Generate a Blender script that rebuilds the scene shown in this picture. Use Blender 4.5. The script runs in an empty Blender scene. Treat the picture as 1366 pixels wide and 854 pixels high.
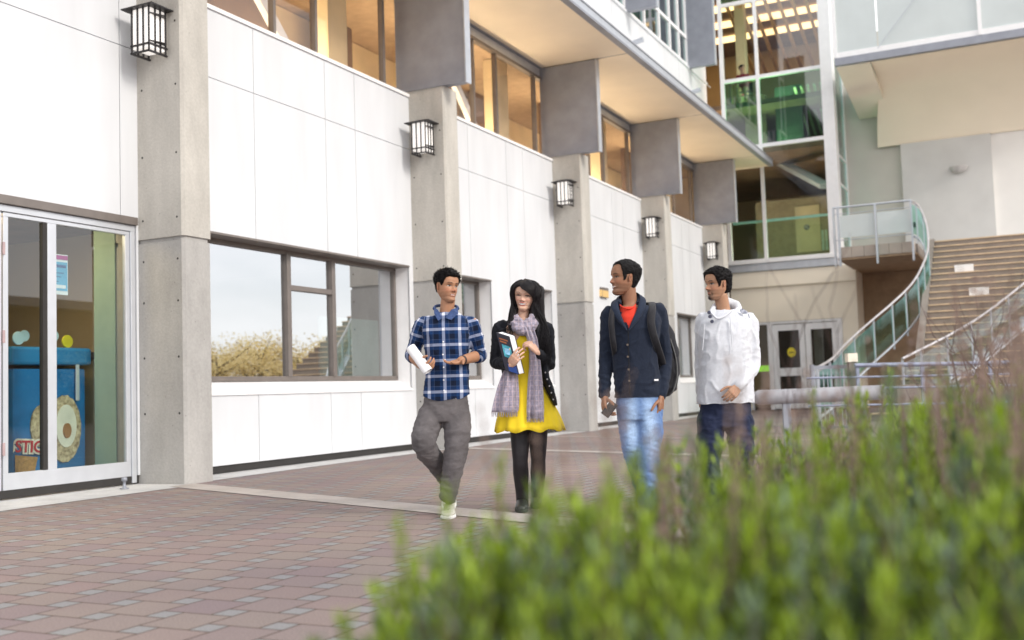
import bpy, bmesh, math, random
import numpy as np
from mathutils import Vector, Matrix, Quaternion, noise
R = math.radians
random.seed(7)
scene = bpy.context.scene
COL = scene.collection
YAW = R(26.03)
BF = Matrix.Rotation(-YAW, 4, 'Z')          # building frame: x = out from the facade, y = along it, z = up
WF = Matrix.Identity(4)
BASE = {}                                   # thing name -> inverse world matrix

# ---------------------------------------------------------------- materials
def nodes_of(name):
    m = bpy.data.materials.new(name); m.use_nodes = True
    nt = m.node_tree; nt.nodes.clear()
    o = nt.nodes.new('ShaderNodeOutputMaterial')
    return m, nt, o
def N(nt, t, **kw):
    n = nt.nodes.new(t)
    for k, v in kw.items():
        if k.startswith('i_'): n.inputs[k[2:].replace('_', ' ')].default_value = v
        else: setattr(n, k, v)
    return n
def L(nt, a, b): nt.links.new(a, b)
def c4(c): return (c[0], c[1], c[2], 1)
MATS = {}
def mat(name, col, rough=.6, metal=0, var=.12, scale=6., bump=.0, bscale=60., col2=None, spec=.5, sss=0, coat=0, detail=5, stretch=None, emit=None, estr=0, sheen=0):
    if name in MATS: return MATS[name]
    m, nt, o = nodes_of(name)
    b = N(nt, 'ShaderNodeBsdfPrincipled')
    b.inputs['Roughness'].default_value = rough; b.inputs['Metallic'].default_value = metal
    b.inputs['Specular IOR Level'].default_value = spec
    if sheen: b.inputs['Sheen Weight'].default_value = sheen
    if sss:
        b.inputs['Subsurface Weight'].default_value = sss
        b.inputs['Subsurface Radius'].default_value = (.012, .005, .003)
    if coat: b.inputs['Coat Weight'].default_value = coat
    tc = N(nt, 'ShaderNodeTexCoord'); src = tc.outputs['Object']
    if stretch:
        mp = N(nt, 'ShaderNodeMapping'); mp.inputs['Scale'].default_value = stretch
        L(nt, src, mp.inputs[0]); src = mp.outputs[0]
    nz = N(nt, 'ShaderNodeTexNoise'); nz.inputs['Scale'].default_value = scale; nz.inputs['Detail'].default_value = detail
    L(nt, src, nz.inputs['Vector'])
    rp = N(nt, 'ShaderNodeValToRGB')
    a = c4(tuple(x * (1 - var) for x in col)); d = c4(col2) if col2 else c4(tuple(min(1, x * (1 + var)) for x in col))
    rp.color_ramp.elements[0].position = .3; rp.color_ramp.elements[1].position = .7
    rp.color_ramp.elements[0].color = a; rp.color_ramp.elements[1].color = d
    L(nt, nz.outputs[0], rp.inputs[0]); L(nt, rp.outputs[0], b.inputs['Base Color'])
    if bump:
        n2 = N(nt, 'ShaderNodeTexNoise'); n2.inputs['Scale'].default_value = bscale; n2.inputs['Detail'].default_value = 3
        L(nt, src, n2.inputs['Vector'])
        bp = N(nt, 'ShaderNodeBump'); bp.inputs['Strength'].default_value = bump; bp.inputs['Distance'].default_value = .01
        L(nt, n2.outputs[0], bp.inputs['Height']); L(nt, bp.outputs[0], b.inputs['Normal'])
    if emit:
        b.inputs['Emission Color'].default_value = c4(emit); b.inputs['Emission Strength'].default_value = estr
    L(nt, b.outputs[0], o.inputs[0]); MATS[name] = m
    return m
def glass(name, tint=(1, 1, 1), ior=1.6, rough=0.0, extra=0.0):
    if name in MATS: return MATS[name]
    m, nt, o = nodes_of(name)
    t = N(nt, 'ShaderNodeBsdfTransparent'); t.inputs[0].default_value = c4(tint)
    g = N(nt, 'ShaderNodeBsdfGlossy'); g.inputs['Roughness'].default_value = rough; g.inputs['Color'].default_value = (.95, .97, 1, 1)
    f = N(nt, 'ShaderNodeFresnel'); f.inputs['IOR'].default_value = ior
    ad = N(nt, 'ShaderNodeMath', operation='ADD', use_clamp=True); ad.inputs[1].default_value = extra
    ge = N(nt, 'ShaderNodeNewGeometry'); iv = N(nt, 'ShaderNodeMath', operation='SUBTRACT'); iv.inputs[0].default_value = 1; L(nt, ge.outputs['Backfacing'], iv.inputs[1])
    L(nt, f.outputs[0], ad.inputs[0]); ml = N(nt, 'ShaderNodeMath', operation='MULTIPLY'); L(nt, ad.outputs[0], ml.inputs[0]); L(nt, iv.outputs[0], ml.inputs[1]); ad = ml       # mirror only on the outer face
    mx = N(nt, 'ShaderNodeMixShader'); L(nt, ad.outputs[0], mx.inputs[0]); L(nt, t.outputs[0], mx.inputs[1]); L(nt, g.outputs[0], mx.inputs[2])
    L(nt, mx.outputs[0], o.inputs[0]); MATS[name] = m
    return m
def emis(name, col, s):
    if name in MATS: return MATS[name]
    m, nt, o = nodes_of(name)
    e = N(nt, 'ShaderNodeEmission'); e.inputs[0].default_value = c4(col); e.inputs[1].default_value = s
    L(nt, e.outputs[0], o.inputs[0]); MATS[name] = m
    return m
def concrete(name, col, streak=True):
    if name in MATS: return MATS[name]
    m, nt, o = nodes_of(name)
    b = N(nt, 'ShaderNodeBsdfPrincipled'); b.inputs['Roughness'].default_value = .85
    b.inputs['Specular IOR Level'].default_value = .25
    tc = N(nt, 'ShaderNodeTexCoord')
    mp = N(nt, 'ShaderNodeMapping'); mp.inputs['Scale'].default_value = (1, 1, .35)
    L(nt, tc.outputs['Object'], mp.inputs[0])
    n1 = N(nt, 'ShaderNodeTexNoise'); n1.inputs['Scale'].default_value = 2.2; n1.inputs['Detail'].default_value = 8; n1.inputs['Roughness'].default_value = .65
    L(nt, mp.outputs[0], n1.inputs['Vector'])
    n2 = N(nt, 'ShaderNodeTexNoise'); n2.inputs['Scale'].default_value = 38; n2.inputs['Detail'].default_value = 4
    L(nt, tc.outputs['Object'], n2.inputs['Vector'])
    vo = N(nt, 'ShaderNodeTexVoronoi'); vo.inputs['Scale'].default_value = 9; vo.inputs['Randomness'].default_value = 1
    L(nt, tc.outputs['Object'], vo.inputs['Vector'])
    rp = N(nt, 'ShaderNodeValToRGB'); e = rp.color_ramp.elements
    e[0].position = .3; e[0].color = c4(tuple(x * .80 for x in col)); e[1].position = .72; e[1].color = c4(tuple(x * 1.14 for x in col))
    L(nt, n1.outputs[0], rp.inputs[0])
    r2 = N(nt, 'ShaderNodeValToRGB'); r2.color_ramp.elements[0].position = .35; r2.color_ramp.elements[1].position = .65
    r2.color_ramp.elements[0].color = (.94, .94, .94, 1); r2.color_ramp.elements[1].color = (1.03, 1.03, 1.03, 1)
    L(nt, n2.outputs[0], r2.inputs[0])
    r3 = N(nt, 'ShaderNodeValToRGB'); r3.color_ramp.elements[0].position = .04; r3.color_ramp.elements[1].position = .08     # air holes
    r3.color_ramp.elements[0].color = (.45, .44, .43, 1); r3.color_ramp.elements[1].color = (1, 1, 1, 1)
    L(nt, vo.outputs['Distance'], r3.inputs[0])
    m1 = N(nt, 'ShaderNodeMix', data_type='RGBA', blend_type='MULTIPLY'); m1.inputs[0].default_value = 1
    m2 = N(nt, 'ShaderNodeMix', data_type='RGBA', blend_type='MULTIPLY'); m2.inputs[0].default_value = .6
    L(nt, rp.outputs[0], m1.inputs[6]); L(nt, r2.outputs[0], m1.inputs[7]); L(nt, m1.outputs[2], m2.inputs[6]); L(nt, r3.outputs[0], m2.inputs[7])
    L(nt, m2.outputs[2], b.inputs['Base Color'])
    bp = N(nt, 'ShaderNodeBump'); bp.inputs['Strength'].default_value = .25; bp.inputs['Distance'].default_value = .01
    L(nt, n2.outputs[0], bp.inputs['Height']); L(nt, bp.outputs[0], b.inputs['Normal'])
    L(nt, b.outputs[0], o.inputs[0]); MATS[name] = m
    return m

# ---------------------------------------------------------------- mesh builder
class MB:
    def __init__(s, frame=None): s.v = []; s.f = []; s.mi = []; s.fr = frame; s.m = 0; s.smooth = []
    def add(s, vs, fs, smooth=False):
        o = len(s.v); s.v += [tuple(v) for v in vs]
        for f in fs: s.f.append([o + i for i in f]); s.mi.append(s.m); s.smooth.append(smooth)
        return s
    def box(s, x0, x1, y0, y1, z0, z1):
        vs = [(x0, y0, z0), (x1, y0, z0), (x1, y1, z0), (x0, y1, z0), (x0, y0, z1), (x1, y0, z1), (x1, y1, z1), (x0, y1, z1)]
        return s.add(vs, [(0, 3, 2, 1), (4, 5, 6, 7), (0, 1, 5, 4), (1, 2, 6, 5), (2, 3, 7, 6), (3, 0, 4, 7)])
    def quad(s, a, b, c, d): return s.add([a, b, c, d], [(0, 1, 2, 3)])
    def beam(s, a, b, w, h, up=(0, 0, 1)):
        a = Vector(a); b = Vector(b); d = (b - a).normalized(); u = Vector(up); x = d.cross(u)
        if x.length < 1e-4: x = d.cross(Vector((1, 0, 0)))
        x.normalize(); u = x.cross(d).normalized(); x *= w / 2; u *= h / 2
        vs = [a - x - u, a + x - u, a + x + u, a - x + u, b - x - u, b + x - u, b + x + u, b - x + u]
        return s.add(vs, [(0, 3, 2, 1), (4, 5, 6, 7), (0, 1, 5, 4), (1, 2, 6, 5), (2, 3, 7, 6), (3, 0, 4, 7)])
    def tube(s, pts, r, n=10, cap=True):
        pts = [Vector(p) for p in pts]; rr = r if isinstance(r, (list, tuple)) else [r] * len(pts)
        d0 = (pts[1] - pts[0]).normalized(); ref = Vector((0, 0, 1)) if abs(d0.z) < .9 else Vector((1, 0, 0))
        x = d0.cross(ref).normalized(); vs = []; pd = d0
        for i, p in enumerate(pts):
            d = (pts[min(i + 1, len(pts) - 1)] - pts[max(i - 1, 0)]).normalized()
            x = (pd.rotation_difference(d) @ x); x = (x - d * x.dot(d)).normalized(); y = d.cross(x); pd = d
            for k in range(n):
                a = 2 * math.pi * k / n; vs.append(p + (x * math.cos(a) + y * math.sin(a)) * rr[i])
        fs = [(i * n + k, i * n + (k + 1) % n, (i + 1) * n + (k + 1) % n, (i + 1) * n + k) for i in range(len(pts) - 1) for k in range(n)]
        s.add(vs, fs, True)
        if cap:
            o = len(pts) - 1
            s.add([vs[k] for k in range(n)], [tuple(reversed(range(n)))]); s.add([vs[o * n + k] for k in range(n)], [tuple(range(n))])
        return s
    def lathe(s, c, prof, n=20, sx=1, sy=1):
        c = Vector(c); vs = []
        for r, z in prof:
            for k in range(n):
                a = 2 * math.pi * k / n; vs.append(c + Vector((r * math.cos(a) * sx, r * math.sin(a) * sy, z)))
        m = len(prof)
        fs = [(i * n + k, i * n + (k + 1) % n, (i + 1) * n + (k + 1) % n, (i + 1) * n + k) for i in range(m - 1) for k in range(n)]
        return s.add(vs, fs, True)
    def prism(s, poly, z0, z1):
        n = len(poly); vs = [(p[0], p[1], z0) for p in poly] + [(p[0], p[1], z1) for p in poly]
        return s.add(vs, [tuple(reversed(range(n))), tuple(range(n, 2 * n))] + [(i, (i + 1) % n, n + (i + 1) % n, n + i) for i in range(n)])
    def build(s, name, mats, parent=None, bevel=0, label=None, smooth=None, frame=None, kind=None):
        fr = frame if frame is not None else (s.fr if s.fr is not None else BF)
        if not isinstance(mats, (list, tuple)): mats = [mats]
        me = bpy.data.meshes.new(name)
        inv = WF
        if parent is not None: inv = BASE[parent.name]
        T = inv @ fr
        A = np.array(s.v, float); M = np.array(T); A = A @ M[:3, :3].T + M[:3, 3]
        me.from_pydata([tuple(v) for v in A], [], s.f)
        for m in mats: me.materials.append(m)
        me.polygons.foreach_set('material_index', s.mi)
        me.polygons.foreach_set('use_smooth', s.smooth if smooth is None else [smooth] * len(s.f))
        me.update()
        o = bpy.data.objects.new(name, me); COL.objects.link(o)
        if parent is not None:
            o.parent = parent; BASE[o.name] = BASE[parent.name]
        else: BASE[o.name] = WF
        if bevel:
            md = o.modifiers.new('bevel', 'BEVEL'); md.width = bevel; md.segments = 2; md.limit_method = 'ANGLE'; md.angle_limit = R(40)
        if label: o['label'] = label
        if kind: o['kind'] = kind
        return o
def thing(name, label, cat, loc=(0, 0, 0), frame=None, group=None, rz=0, kind=None):
    fr = frame if frame is not None else BF
    M = fr @ Matrix.Translation(loc) @ Matrix.Rotation(rz, 4, 'Z')
    e = bpy.data.objects.new(name, None); COL.objects.link(e); e.empty_display_size = .2
    e.matrix_world = M; e.location = M.to_translation(); e.rotation_euler = M.to_euler()
    BASE[e.name] = M.inverted()
    if label: e['label'] = label
    if cat: e['category'] = cat
    if group: e['group'] = group
    if kind: e['kind'] = kind
    return e
def tag(o, label, cat=None, group=None, kind=None):
    o['label'] = label
    if cat: o['category'] = cat
    if group: o['group'] = group
    if kind: o['kind'] = kind
    return o
def single(mb, name, mats, label, cat, group=None, bevel=0, loc=None, frame=None, kind=None, smooth=None):
    """a thing that is ONE mesh, its origin at loc (in frame)"""
    fr = frame if frame is not None else (mb.fr if mb.fr is not None else BF)
    if loc is None: loc = (0, 0, 0)
    M = fr @ Matrix.Translation(loc)
    o = mb.build(name, mats, None, bevel, frame=M.inverted() @ fr, smooth=smooth)
    o.matrix_world = M; o.location = M.to_translation(); o.rotation_euler = M.to_euler()
    BASE[o.name] = M.inverted()
    return tag(o, label, cat, group, kind)
def structure(mb, name, mats, label=None, frame=None, kind='structure', bevel=0):
    o = mb.build(name, mats, None, bevel, frame=frame); o['kind'] = kind
    if label: o['label'] = label
    return o
def copy_thing(root, loc, frame=None, label=None, rz=0):
    fr = frame if frame is not None else BF
    M = fr @ Matrix.Translation(loc) @ Matrix.Rotation(rz, 4, 'Z')
    def cp(o, par):
        c = o.copy(); COL.objects.link(c)
        if par is not None: c.parent = par
        for ch in list(o.children): cp(ch, c)
        return c
    r = cp(root, None); r.location = M.to_translation(); r.rotation_euler = M.to_euler()
    if label: r['label'] = label
    return r
def text_mesh(mb, txt, T, size=.1, depth=.002, bold=0.0, align='CENTER'):
    """adds lettering (in the x-z plane of T, facing -y) to mb"""
    cu = bpy.data.curves.new('t', 'FONT'); cu.body = txt; cu.size = size; cu.extrude = depth; cu.offset = bold; cu.align_x = align; cu.align_y = 'CENTER'; cu.resolution_u = 3
    ob = bpy.data.objects.new('t', cu); COL.objects.link(ob)
    dg = bpy.context.evaluated_depsgraph_get(); me = ob.evaluated_get(dg).to_mesh()
    Q = T @ Matrix.Rotation(R(90), 4, 'X')
    mb.add([tuple(Q @ v.co) for v in me.vertices], [tuple(p.vertices) for p in me.polygons])
    ob.evaluated_get(dg).to_mesh_clear(); bpy.data.objects.remove(ob); bpy.data.curves.remove(cu)
def smooth_path(pts, k=6):
    out = []
    for i in range(len(pts) - 1):
        p0 = Vector(pts[max(i - 1, 0)]); p1 = Vector(pts[i]); p2 = Vector(pts[i + 1]); p3 = Vector(pts[min(i + 2, len(pts) - 1)])
        for j in range(k):
            t = j / k; out.append(.5 * ((2 * p1) + (p2 - p0) * t + (2 * p0 - 5 * p1 + 4 * p2 - p3) * t * t + (3 * p1 - p0 - 3 * p2 + p3) * t ** 3))
    out.append(Vector(pts[-1])); return out
# ---------------------------------------------------------------- camera, measured from the photograph
FPX = 1402.8; H = .87; SP = 1024 / 1366.
_p, _r = R(3.856), R(-1.881)
_f = Vector((0, math.cos(_p), math.sin(_p))); _rr = Vector((1, 0, 0)); _u = _rr.cross(_f)
CR = math.cos(_r) * _rr + math.sin(_r) * _u; CU = -math.sin(_r) * _rr + math.cos(_r) * _u; CFW = _f
CAM = Vector((0, 0, H))
def ray(x, y): return (x - 683) / FPX * CR - (y - 427) / FPX * CU + CFW
def atY(x, y, Y):                    # world point on the vertical plane Y metres ahead
    d = ray(x, y); return CAM + d * (Y / d.y)
def atS(x, y, s):                    # point (n, s, z) in the building frame on the plane s
    d = ray(x, y); S = Vector((math.sin(YAW), math.cos(YAW), 0)); Nn = Vector((math.cos(YAW), -math.sin(YAW), 0))
    p = CAM + d * (s / d.dot(S)); return Vector((p.dot(Nn), s, p.z))
cam_d = bpy.data.cameras.new('camera'); cam = bpy.data.objects.new('camera', cam_d); COL.objects.link(cam); scene.camera = cam
Mc = Matrix.Identity(4)
for i in range(3): Mc[i][0] = CR[i]; Mc[i][1] = CU[i]; Mc[i][2] = -CFW[i]; Mc[i][3] = CAM[i]
cam.matrix_world = Mc
cam_d.sensor_width = 36; cam_d.lens = 36 * FPX / 1366; cam_d.clip_end = 600; cam_d.clip_start = .02
cam_d.dof.use_dof = True; cam_d.dof.focus_distance = 7.6; cam_d.dof.aperture_fstop = 1.9; cam_d.dof.aperture_blades = 0
# ---------------------------------------------------------------- light and sky
SUN_EL = R(30); SUN_AZ = math.pi / 2 + YAW + R(12)           # azimuth clockwise from +Y: out from the facade, a little behind the camera
w = bpy.data.worlds.new('World'); scene.world = w; w.use_nodes = True; nt = w.node_tree; nt.nodes.clear()
sk = N(nt, 'ShaderNodeTexSky', sky_type='NISHITA', sun_disc=False, sun_elevation=SUN_EL, sun_rotation=SUN_AZ, air_density=1.0, dust_density=1.0, ozone_density=1.0)
hs = N(nt, 'ShaderNodeHueSaturation'); hs.inputs['Saturation'].default_value = .6
tcw = N(nt, 'ShaderNodeTexCoord'); mpw = N(nt, 'ShaderNodeMapping'); mpw.inputs['Scale'].default_value = (1, 1, 3)      # thin bright cloud
L(nt, tcw.outputs['Generated'], mpw.inputs[0])
cn_ = N(nt, 'ShaderNodeTexNoise'); cn_.inputs['Scale'].default_value = 2.2; cn_.inputs['Detail'].default_value = 7; L(nt, mpw.outputs[0], cn_.inputs['Vector'])
cr_ = N(nt, 'ShaderNodeValToRGB'); cr_.color_ramp.elements[0].position = .38; cr_.color_ramp.elements[1].position = .6
cr_.color_ramp.elements[0].color = (.45, .45, .45, 1); cr_.color_ramp.elements[1].color = (.95, .95, .95, 1); L(nt, cn_.outputs[0], cr_.inputs[0])
mxw = N(nt, 'ShaderNodeMix', data_type='RGBA'); mxw.inputs[7].default_value = (9.4, 9.3, 9.3, 1)
L(nt, cr_.outputs[0], mxw.inputs[0])
bg = N(nt, 'ShaderNodeBackground'); bg.inputs[1].default_value = .108
wo = N(nt, 'ShaderNodeOutputWorld'); L(nt, sk.outputs[0], hs.inputs['Color']); L(nt, hs.outputs[0], mxw.inputs[6]); L(nt, mxw.outputs[2], bg.inputs[0]); L(nt, bg.outputs[0], wo.inputs[0])
sd = bpy.data.lights.new('sun', 'SUN'); sd.energy = 1.25; sd.angle = R(14); sd.color = (1, .92, .82)
sun = bpy.data.objects.new('sun', sd); COL.objects.link(sun); sun.location = (20, -10, 30)
sdir = Vector((math.sin(SUN_AZ) * math.cos(SUN_EL), math.cos(SUN_AZ) * math.cos(SUN_EL), math.sin(SUN_EL)))
sun.rotation_euler = sdir.to_track_quat('Z', 'Y').to_euler()
vs = scene.view_settings; scene.display_settings.display_device = 'sRGB'
vs.view_transform = 'Standard'; vs.look = 'None'; vs.gamma = 1; vs.use_curve_mapping = False; vs.exposure = 0.86
scene.cycles.use_denoising = True
try: scene.cycles.denoiser = 'OPENIMAGEDENOISE'
except Exception: pass
scene.cycles.max_bounces = 10; scene.cycles.transparent_max_bounces = 24; scene.cycles.diffuse_bounces = 4
# ================================================================ MATERIALS
white_panel = mat('white_fibre_cement', (.66, .68, .71), .45, var=.06, scale=1.6, bump=.04, bscale=90, stretch=(1.4, 1.4, .3), detail=8)
backing = mat('joint_backing', (.42, .40, .37), .8)
conc = concrete('board_concrete', (.51, .49, .45))
conc_low = concrete('lower_concrete', (.43, .42, .405))
slab_conc = concrete('pavement_concrete', (.56, .56, .56))
band_conc = concrete('band_concrete', (.43, .39, .365))
steel = mat('galvanised_steel', (.29, .305, .35), .5, metal=.3, var=.10, scale=3.5, bump=.02)
steel_light = mat('pale_steel_edge', (.50, .53, .58), .4, metal=.4, var=.06)
alum = mat('anodised_frame', (.62, .645, .69), .35, metal=.35, var=.04)
bronze = mat('bronze_frame', (.20, .175, .16), .4, metal=.3, var=.08)
black = mat('black_lantern_metal', (.035, .032, .034), .45, metal=.4)
rubber = mat('dark_gap', (.03, .028, .027), .8)
cream = mat('warm_bounce_soffit', (.90, .80, .65), .8, var=.03, scale=1.5)  # warm light bounced off the ground is put into this soffit colour
cream_wall = mat('cream_render', (.86, .79, .66), .8, var=.03, scale=1.2)
white_paint = mat('white_paint', (.84, .84, .85), .45, var=.03)
grey_render = mat('grey_render', (.63, .625, .61), .85, var=.05, scale=1.3)
pale_render = mat('pale_render', (.84, .82, .79), .85, var=.03, scale=1.3)
tan_conc = mat('tan_board_concrete', (.34, .235, .15), .85, var=.15, scale=4, bump=.1, bscale=30)
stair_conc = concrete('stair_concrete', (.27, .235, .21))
sun_nosing = mat('painted_sun_nosing', (.62, .47, .32), .7, var=.15, scale=5)  # sunlight on the tread edges is painted into this colour
win_glass = glass('window_glass', (.80, .85, .83), 1.7, extra=.48)
door_glass = glass('door_glass', (.84, .90, .90), 1.5, extra=.05)
up_glass = glass('upper_glass', (.94, .92, .9), 1.45, extra=.02)
green_glass = glass('green_glass', (.42, .74, .56), 1.5, extra=.09)
teal_glass = glass('teal_glass', (.35, .75, .72), 1.6, extra=.10)
clear_glass = glass('clear_glass', (.90, .95, .94), 1.5)
guard_glass = mat('pale_guard_glass', (.55, .60, .60), .25, var=.05, scale=1)
frost = mat('frosted_film', (.42, .56, .55), .6, var=.03)
amber = mat('amber_wall', (.80, .66, .42), .7, var=.12, scale=1.5)
tan_wall = mat('tan_wall', (.56, .44, .28), .7, var=.08, scale=1.5)
dark_brown = mat('dark_brown_panel', (.17, .11, .075), .6, var=.2, scale=2)
mid_brown = mat('brown_floor', (.22, .14, .09), .7, var=.2, scale=2)
warm_lamp = emis('warm_lamp', (1, .74, .42), 9)
warm_lamp_dim = emis('warm_lamp_dim', (1, .66, .32), 4.0)
lamp_glass = mat('opal_glass', (.85, .83, .80), .35, var=.02, emit=(1, .95, .9), estr=.35)

# ================================================================ GROUND
m, nt, o = nodes_of('brick_paving')          # hopscotch paving: large brick-red squares with small grey squares
b = N(nt, 'ShaderNodeBsdfPrincipled'); b.inputs['Roughness'].default_value = .8; b.inputs['Specular IOR Level'].default_value = .25
tc = N(nt, 'ShaderNodeTexCoord')
def MT(op, a, bb=None, c=None):
    n = N(nt, 'ShaderNodeMath', operation=op)
    for i, x in enumerate((a, bb, c)):
        if x is None: continue
        if isinstance(x, (int, float)): n.inputs[i].default_value = x
        else: L(nt, x, n.inputs[i])
    return n.outputs[0]
sp = N(nt, 'ShaderNodeSeparateXYZ'); L(nt, tc.outputs['Object'], sp.inputs[0])
A_, B_ = .252, .112; D_ = A_ * A_ + B_ * B_
# mesh object space = building frame: X = n, Y = s.  lattice e1=(A,B) e2=(-B,A)
X = sp.outputs[0]; Y = sp.outputs[1]
u = MT('DIVIDE', MT('ADD', MT('MULTIPLY', X, A_), MT('MULTIPLY', Y, B_)), D_)
v = MT('DIVIDE', MT('SUBTRACT', MT('MULTIPLY', Y, A_), MT('MULTIPLY', X, B_)), D_)
# the unit cell covers: big square [0,A]x[0,A] at lattice pt, small square [A,A+B]x[0,B] ; test the candidate lattice points
fu = MT('FLOOR', u); fv = MT('FLOOR', v)
big = None; small = None; edge = None; rnd = None
cell = N(nt, 'ShaderNodeTexWhiteNoise', noise_dimensions='2D')
idu = None; idv = None
J = .0048
for i in (-1, 0, 1):
    for j in (-1, 0, 1):
        iu = MT('ADD', fu, i); iv = MT('ADD', fv, j)
        px = MT('SUBTRACT', X, MT('SUBTRACT', MT('MULTIPLY', iu, A_), MT('MULTIPLY', iv, B_)))
        py = MT('SUBTRACT', Y, MT('ADD', MT('MULTIPLY', iu, B_), MT('MULTIPLY', iv, A_)))
        def inside(p, lo, hi):       # 1 inside lo..hi
            return MT('MULTIPLY', MT('GREATER_THAN', p, lo), MT('LESS_THAN', p, hi))
        ib = MT('MULTIPLY', inside(px, J, A_ - J), inside(py, J, A_ - J))
        is_ = MT('MULTIPLY', inside(px, A_ + J, A_ + B_ - J), inside(py, J, B_ - J))
        big = ib if big is None else MT('ADD', big, ib)
        small = is_ if small is None else MT('ADD', small, is_)
        idu = MT('MULTIPLY', ib, iu) if idu is None else MT('MULTIPLY_ADD', ib, iu, idu)
        idv = MT('MULTIPLY', ib, iv) if idv is None else MT('MULTIPLY_ADD', ib, iv, idv)
cb = N(nt, 'ShaderNodeCombineXYZ'); L(nt, idu, cb.inputs[0]); L(nt, idv, cb.inputs[1]); L(nt, cb.outputs[0], cell.inputs['Vector'])
rp = N(nt, 'ShaderNodeValToRGB'); cr = rp.color_ramp; cr.interpolation = 'LINEAR'
cols = [(0, (.20, .17, .18)), (.25, (.265, .20, .19)), (.5, (.265, .22, .195)), (.75, (.245, .19, .19)), (1, (.20, .17, .18))]
cr.elements[0].color = c4(cols[0][1]); cr.elements[1].color = c4(cols[-1][1])
for p, c in cols[1:-1]: e = cr.elements.new(p); e.color = c4(c)
nz = N(nt, 'ShaderNodeTexNoise'); nz.inputs['Scale'].default_value = .7; nz.inputs['Detail'].default_value = 3; L(nt, tc.outputs['Object'], nz.inputs['Vector'])
L(nt, MT('ADD', MT('MULTIPLY', cell.outputs[0], .55), MT('MULTIPLY', nz.outputs[0], .5)), rp.inputs[0])
m1 = N(nt, 'ShaderNodeMix', data_type='RGBA'); m1.inputs[6].default_value = (.075, .05, .035, 1); L(nt, big, m1.inputs[0]); L(nt, rp.outputs[0], m1.inputs[7])
m2 = N(nt, 'ShaderNodeMix', data_type='RGBA'); m2.inputs[7].default_value = (.265, .262, .262, 1); L(nt, small, m2.inputs[0]); L(nt, m1.outputs[2], m2.inputs[6])
gn = N(nt, 'ShaderNodeTexNoise'); gn.inputs['Scale'].default_value = 130; gn.inputs['Detail'].default_value = 5; L(nt, tc.outputs['Object'], gn.inputs['Vector'])
gr = N(nt, 'ShaderNodeValToRGB'); gr.color_ramp.elements[0].color = (.7, .7, .7, 1); gr.color_ramp.elements[1].color = (1.3, 1.3, 1.3, 1); gr.color_ramp.elements[0].position = .25; gr.color_ramp.elements[1].position = .75
L(nt, gn.outputs[0], gr.inputs[0])
m3 = N(nt, 'ShaderNodeMix', data_type='RGBA', blend_type='MULTIPLY'); m3.inputs[0].default_value = 1; L(nt, m2.outputs[2], m3.inputs[6]); L(nt, gr.outputs[0], m3.inputs[7])
st = N(nt, 'ShaderNodeTexNoise'); st.inputs['Scale'].default_value = .35; st.inputs['Detail'].default_value = 6; L(nt, tc.outputs['Object'], st.inputs['Vector'])
sr = N(nt, 'ShaderNodeValToRGB'); sr.color_ramp.elements[0].color = (.80, .80, .84, 1); sr.color_ramp.elements[1].color = (1.12, 1.1, 1.06, 1); sr.color_ramp.elements[0].position = .35; sr.color_ramp.elements[1].position = .65
L(nt, st.outputs[0], sr.inputs[0])
m4 = N(nt, 'ShaderNodeMix', data_type='RGBA', blend_type='MULTIPLY'); m4.inputs[0].default_value = 1; L(nt, m3.outputs[2], m4.inputs[6]); L(nt, sr.outputs[0], m4.inputs[7])
L(nt, m4.outputs[2], b.inputs['Base Color'])
bp = N(nt, 'ShaderNodeBump'); bp.inputs['Strength'].default_value = .5; bp.inputs['Distance'].default_value = .004
L(nt, MT('ADD', MT('ADD', big, small), MT('MULTIPLY', gn.outputs[0], .15)), bp.inputs['Height']); L(nt, bp.outputs[0], b.inputs['Normal'])
L(nt, b.outputs[0], o.inputs[0]); paving = m

def sheet(name, mt, polys, z, label=None):
    """flat structure sheet; keeps building-frame object space so patterns follow the facade"""
    mb = MB(BF)
    for p in polys: mb.add([(x, y, z) for x, y in p], [tuple(range(len(p)))])
    o = mb.build(name, mt, None, frame=WF); o.matrix_world = BF; o.rotation_euler = (0, 0, -YAW)
    o['kind'] = 'structure'
    if label: o['label'] = label
    return o
sheet('ground', paving, [[(-300, -300), (300, -300), (300, 300), (-300, 300)]], 0, 'brick red and grey hopscotch paving of the plaza')
SC = [8.47, 14.2, 19.85, 25.42, 31.05]
sheet('pavement', slab_conc, [[(-9.6, -10), (-7.82, -10), (-7.82, 8.2), (-8.0, 8.47), (-9.6, 8.47)]] +
      [[(-9.6, SC[i] + .2), (-8.02, SC[i] + .2), (-8.08, SC[i] + 1.2), (-8.14, SC[i] + 3), (-8.1, SC[i + 1]), (-9.6, SC[i + 1])] for i in range(4)], .004, 'pale concrete strip along the foot of the facade')
def band(n0, s0, n1, s1, w): return [(n0, s0), (n1, s1), (n1, s1 + w), (n0, s0 + w)]
sheet('path', band_conc, [band(-8.0, 8.22, 3.2, 3.9, .36), band(-8.0, 14.35, 4, 9.6, .30), band(-8.02, 17.9, 4, 13.2, .13)], .005, 'pale concrete bands crossing the brick paving')

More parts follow.
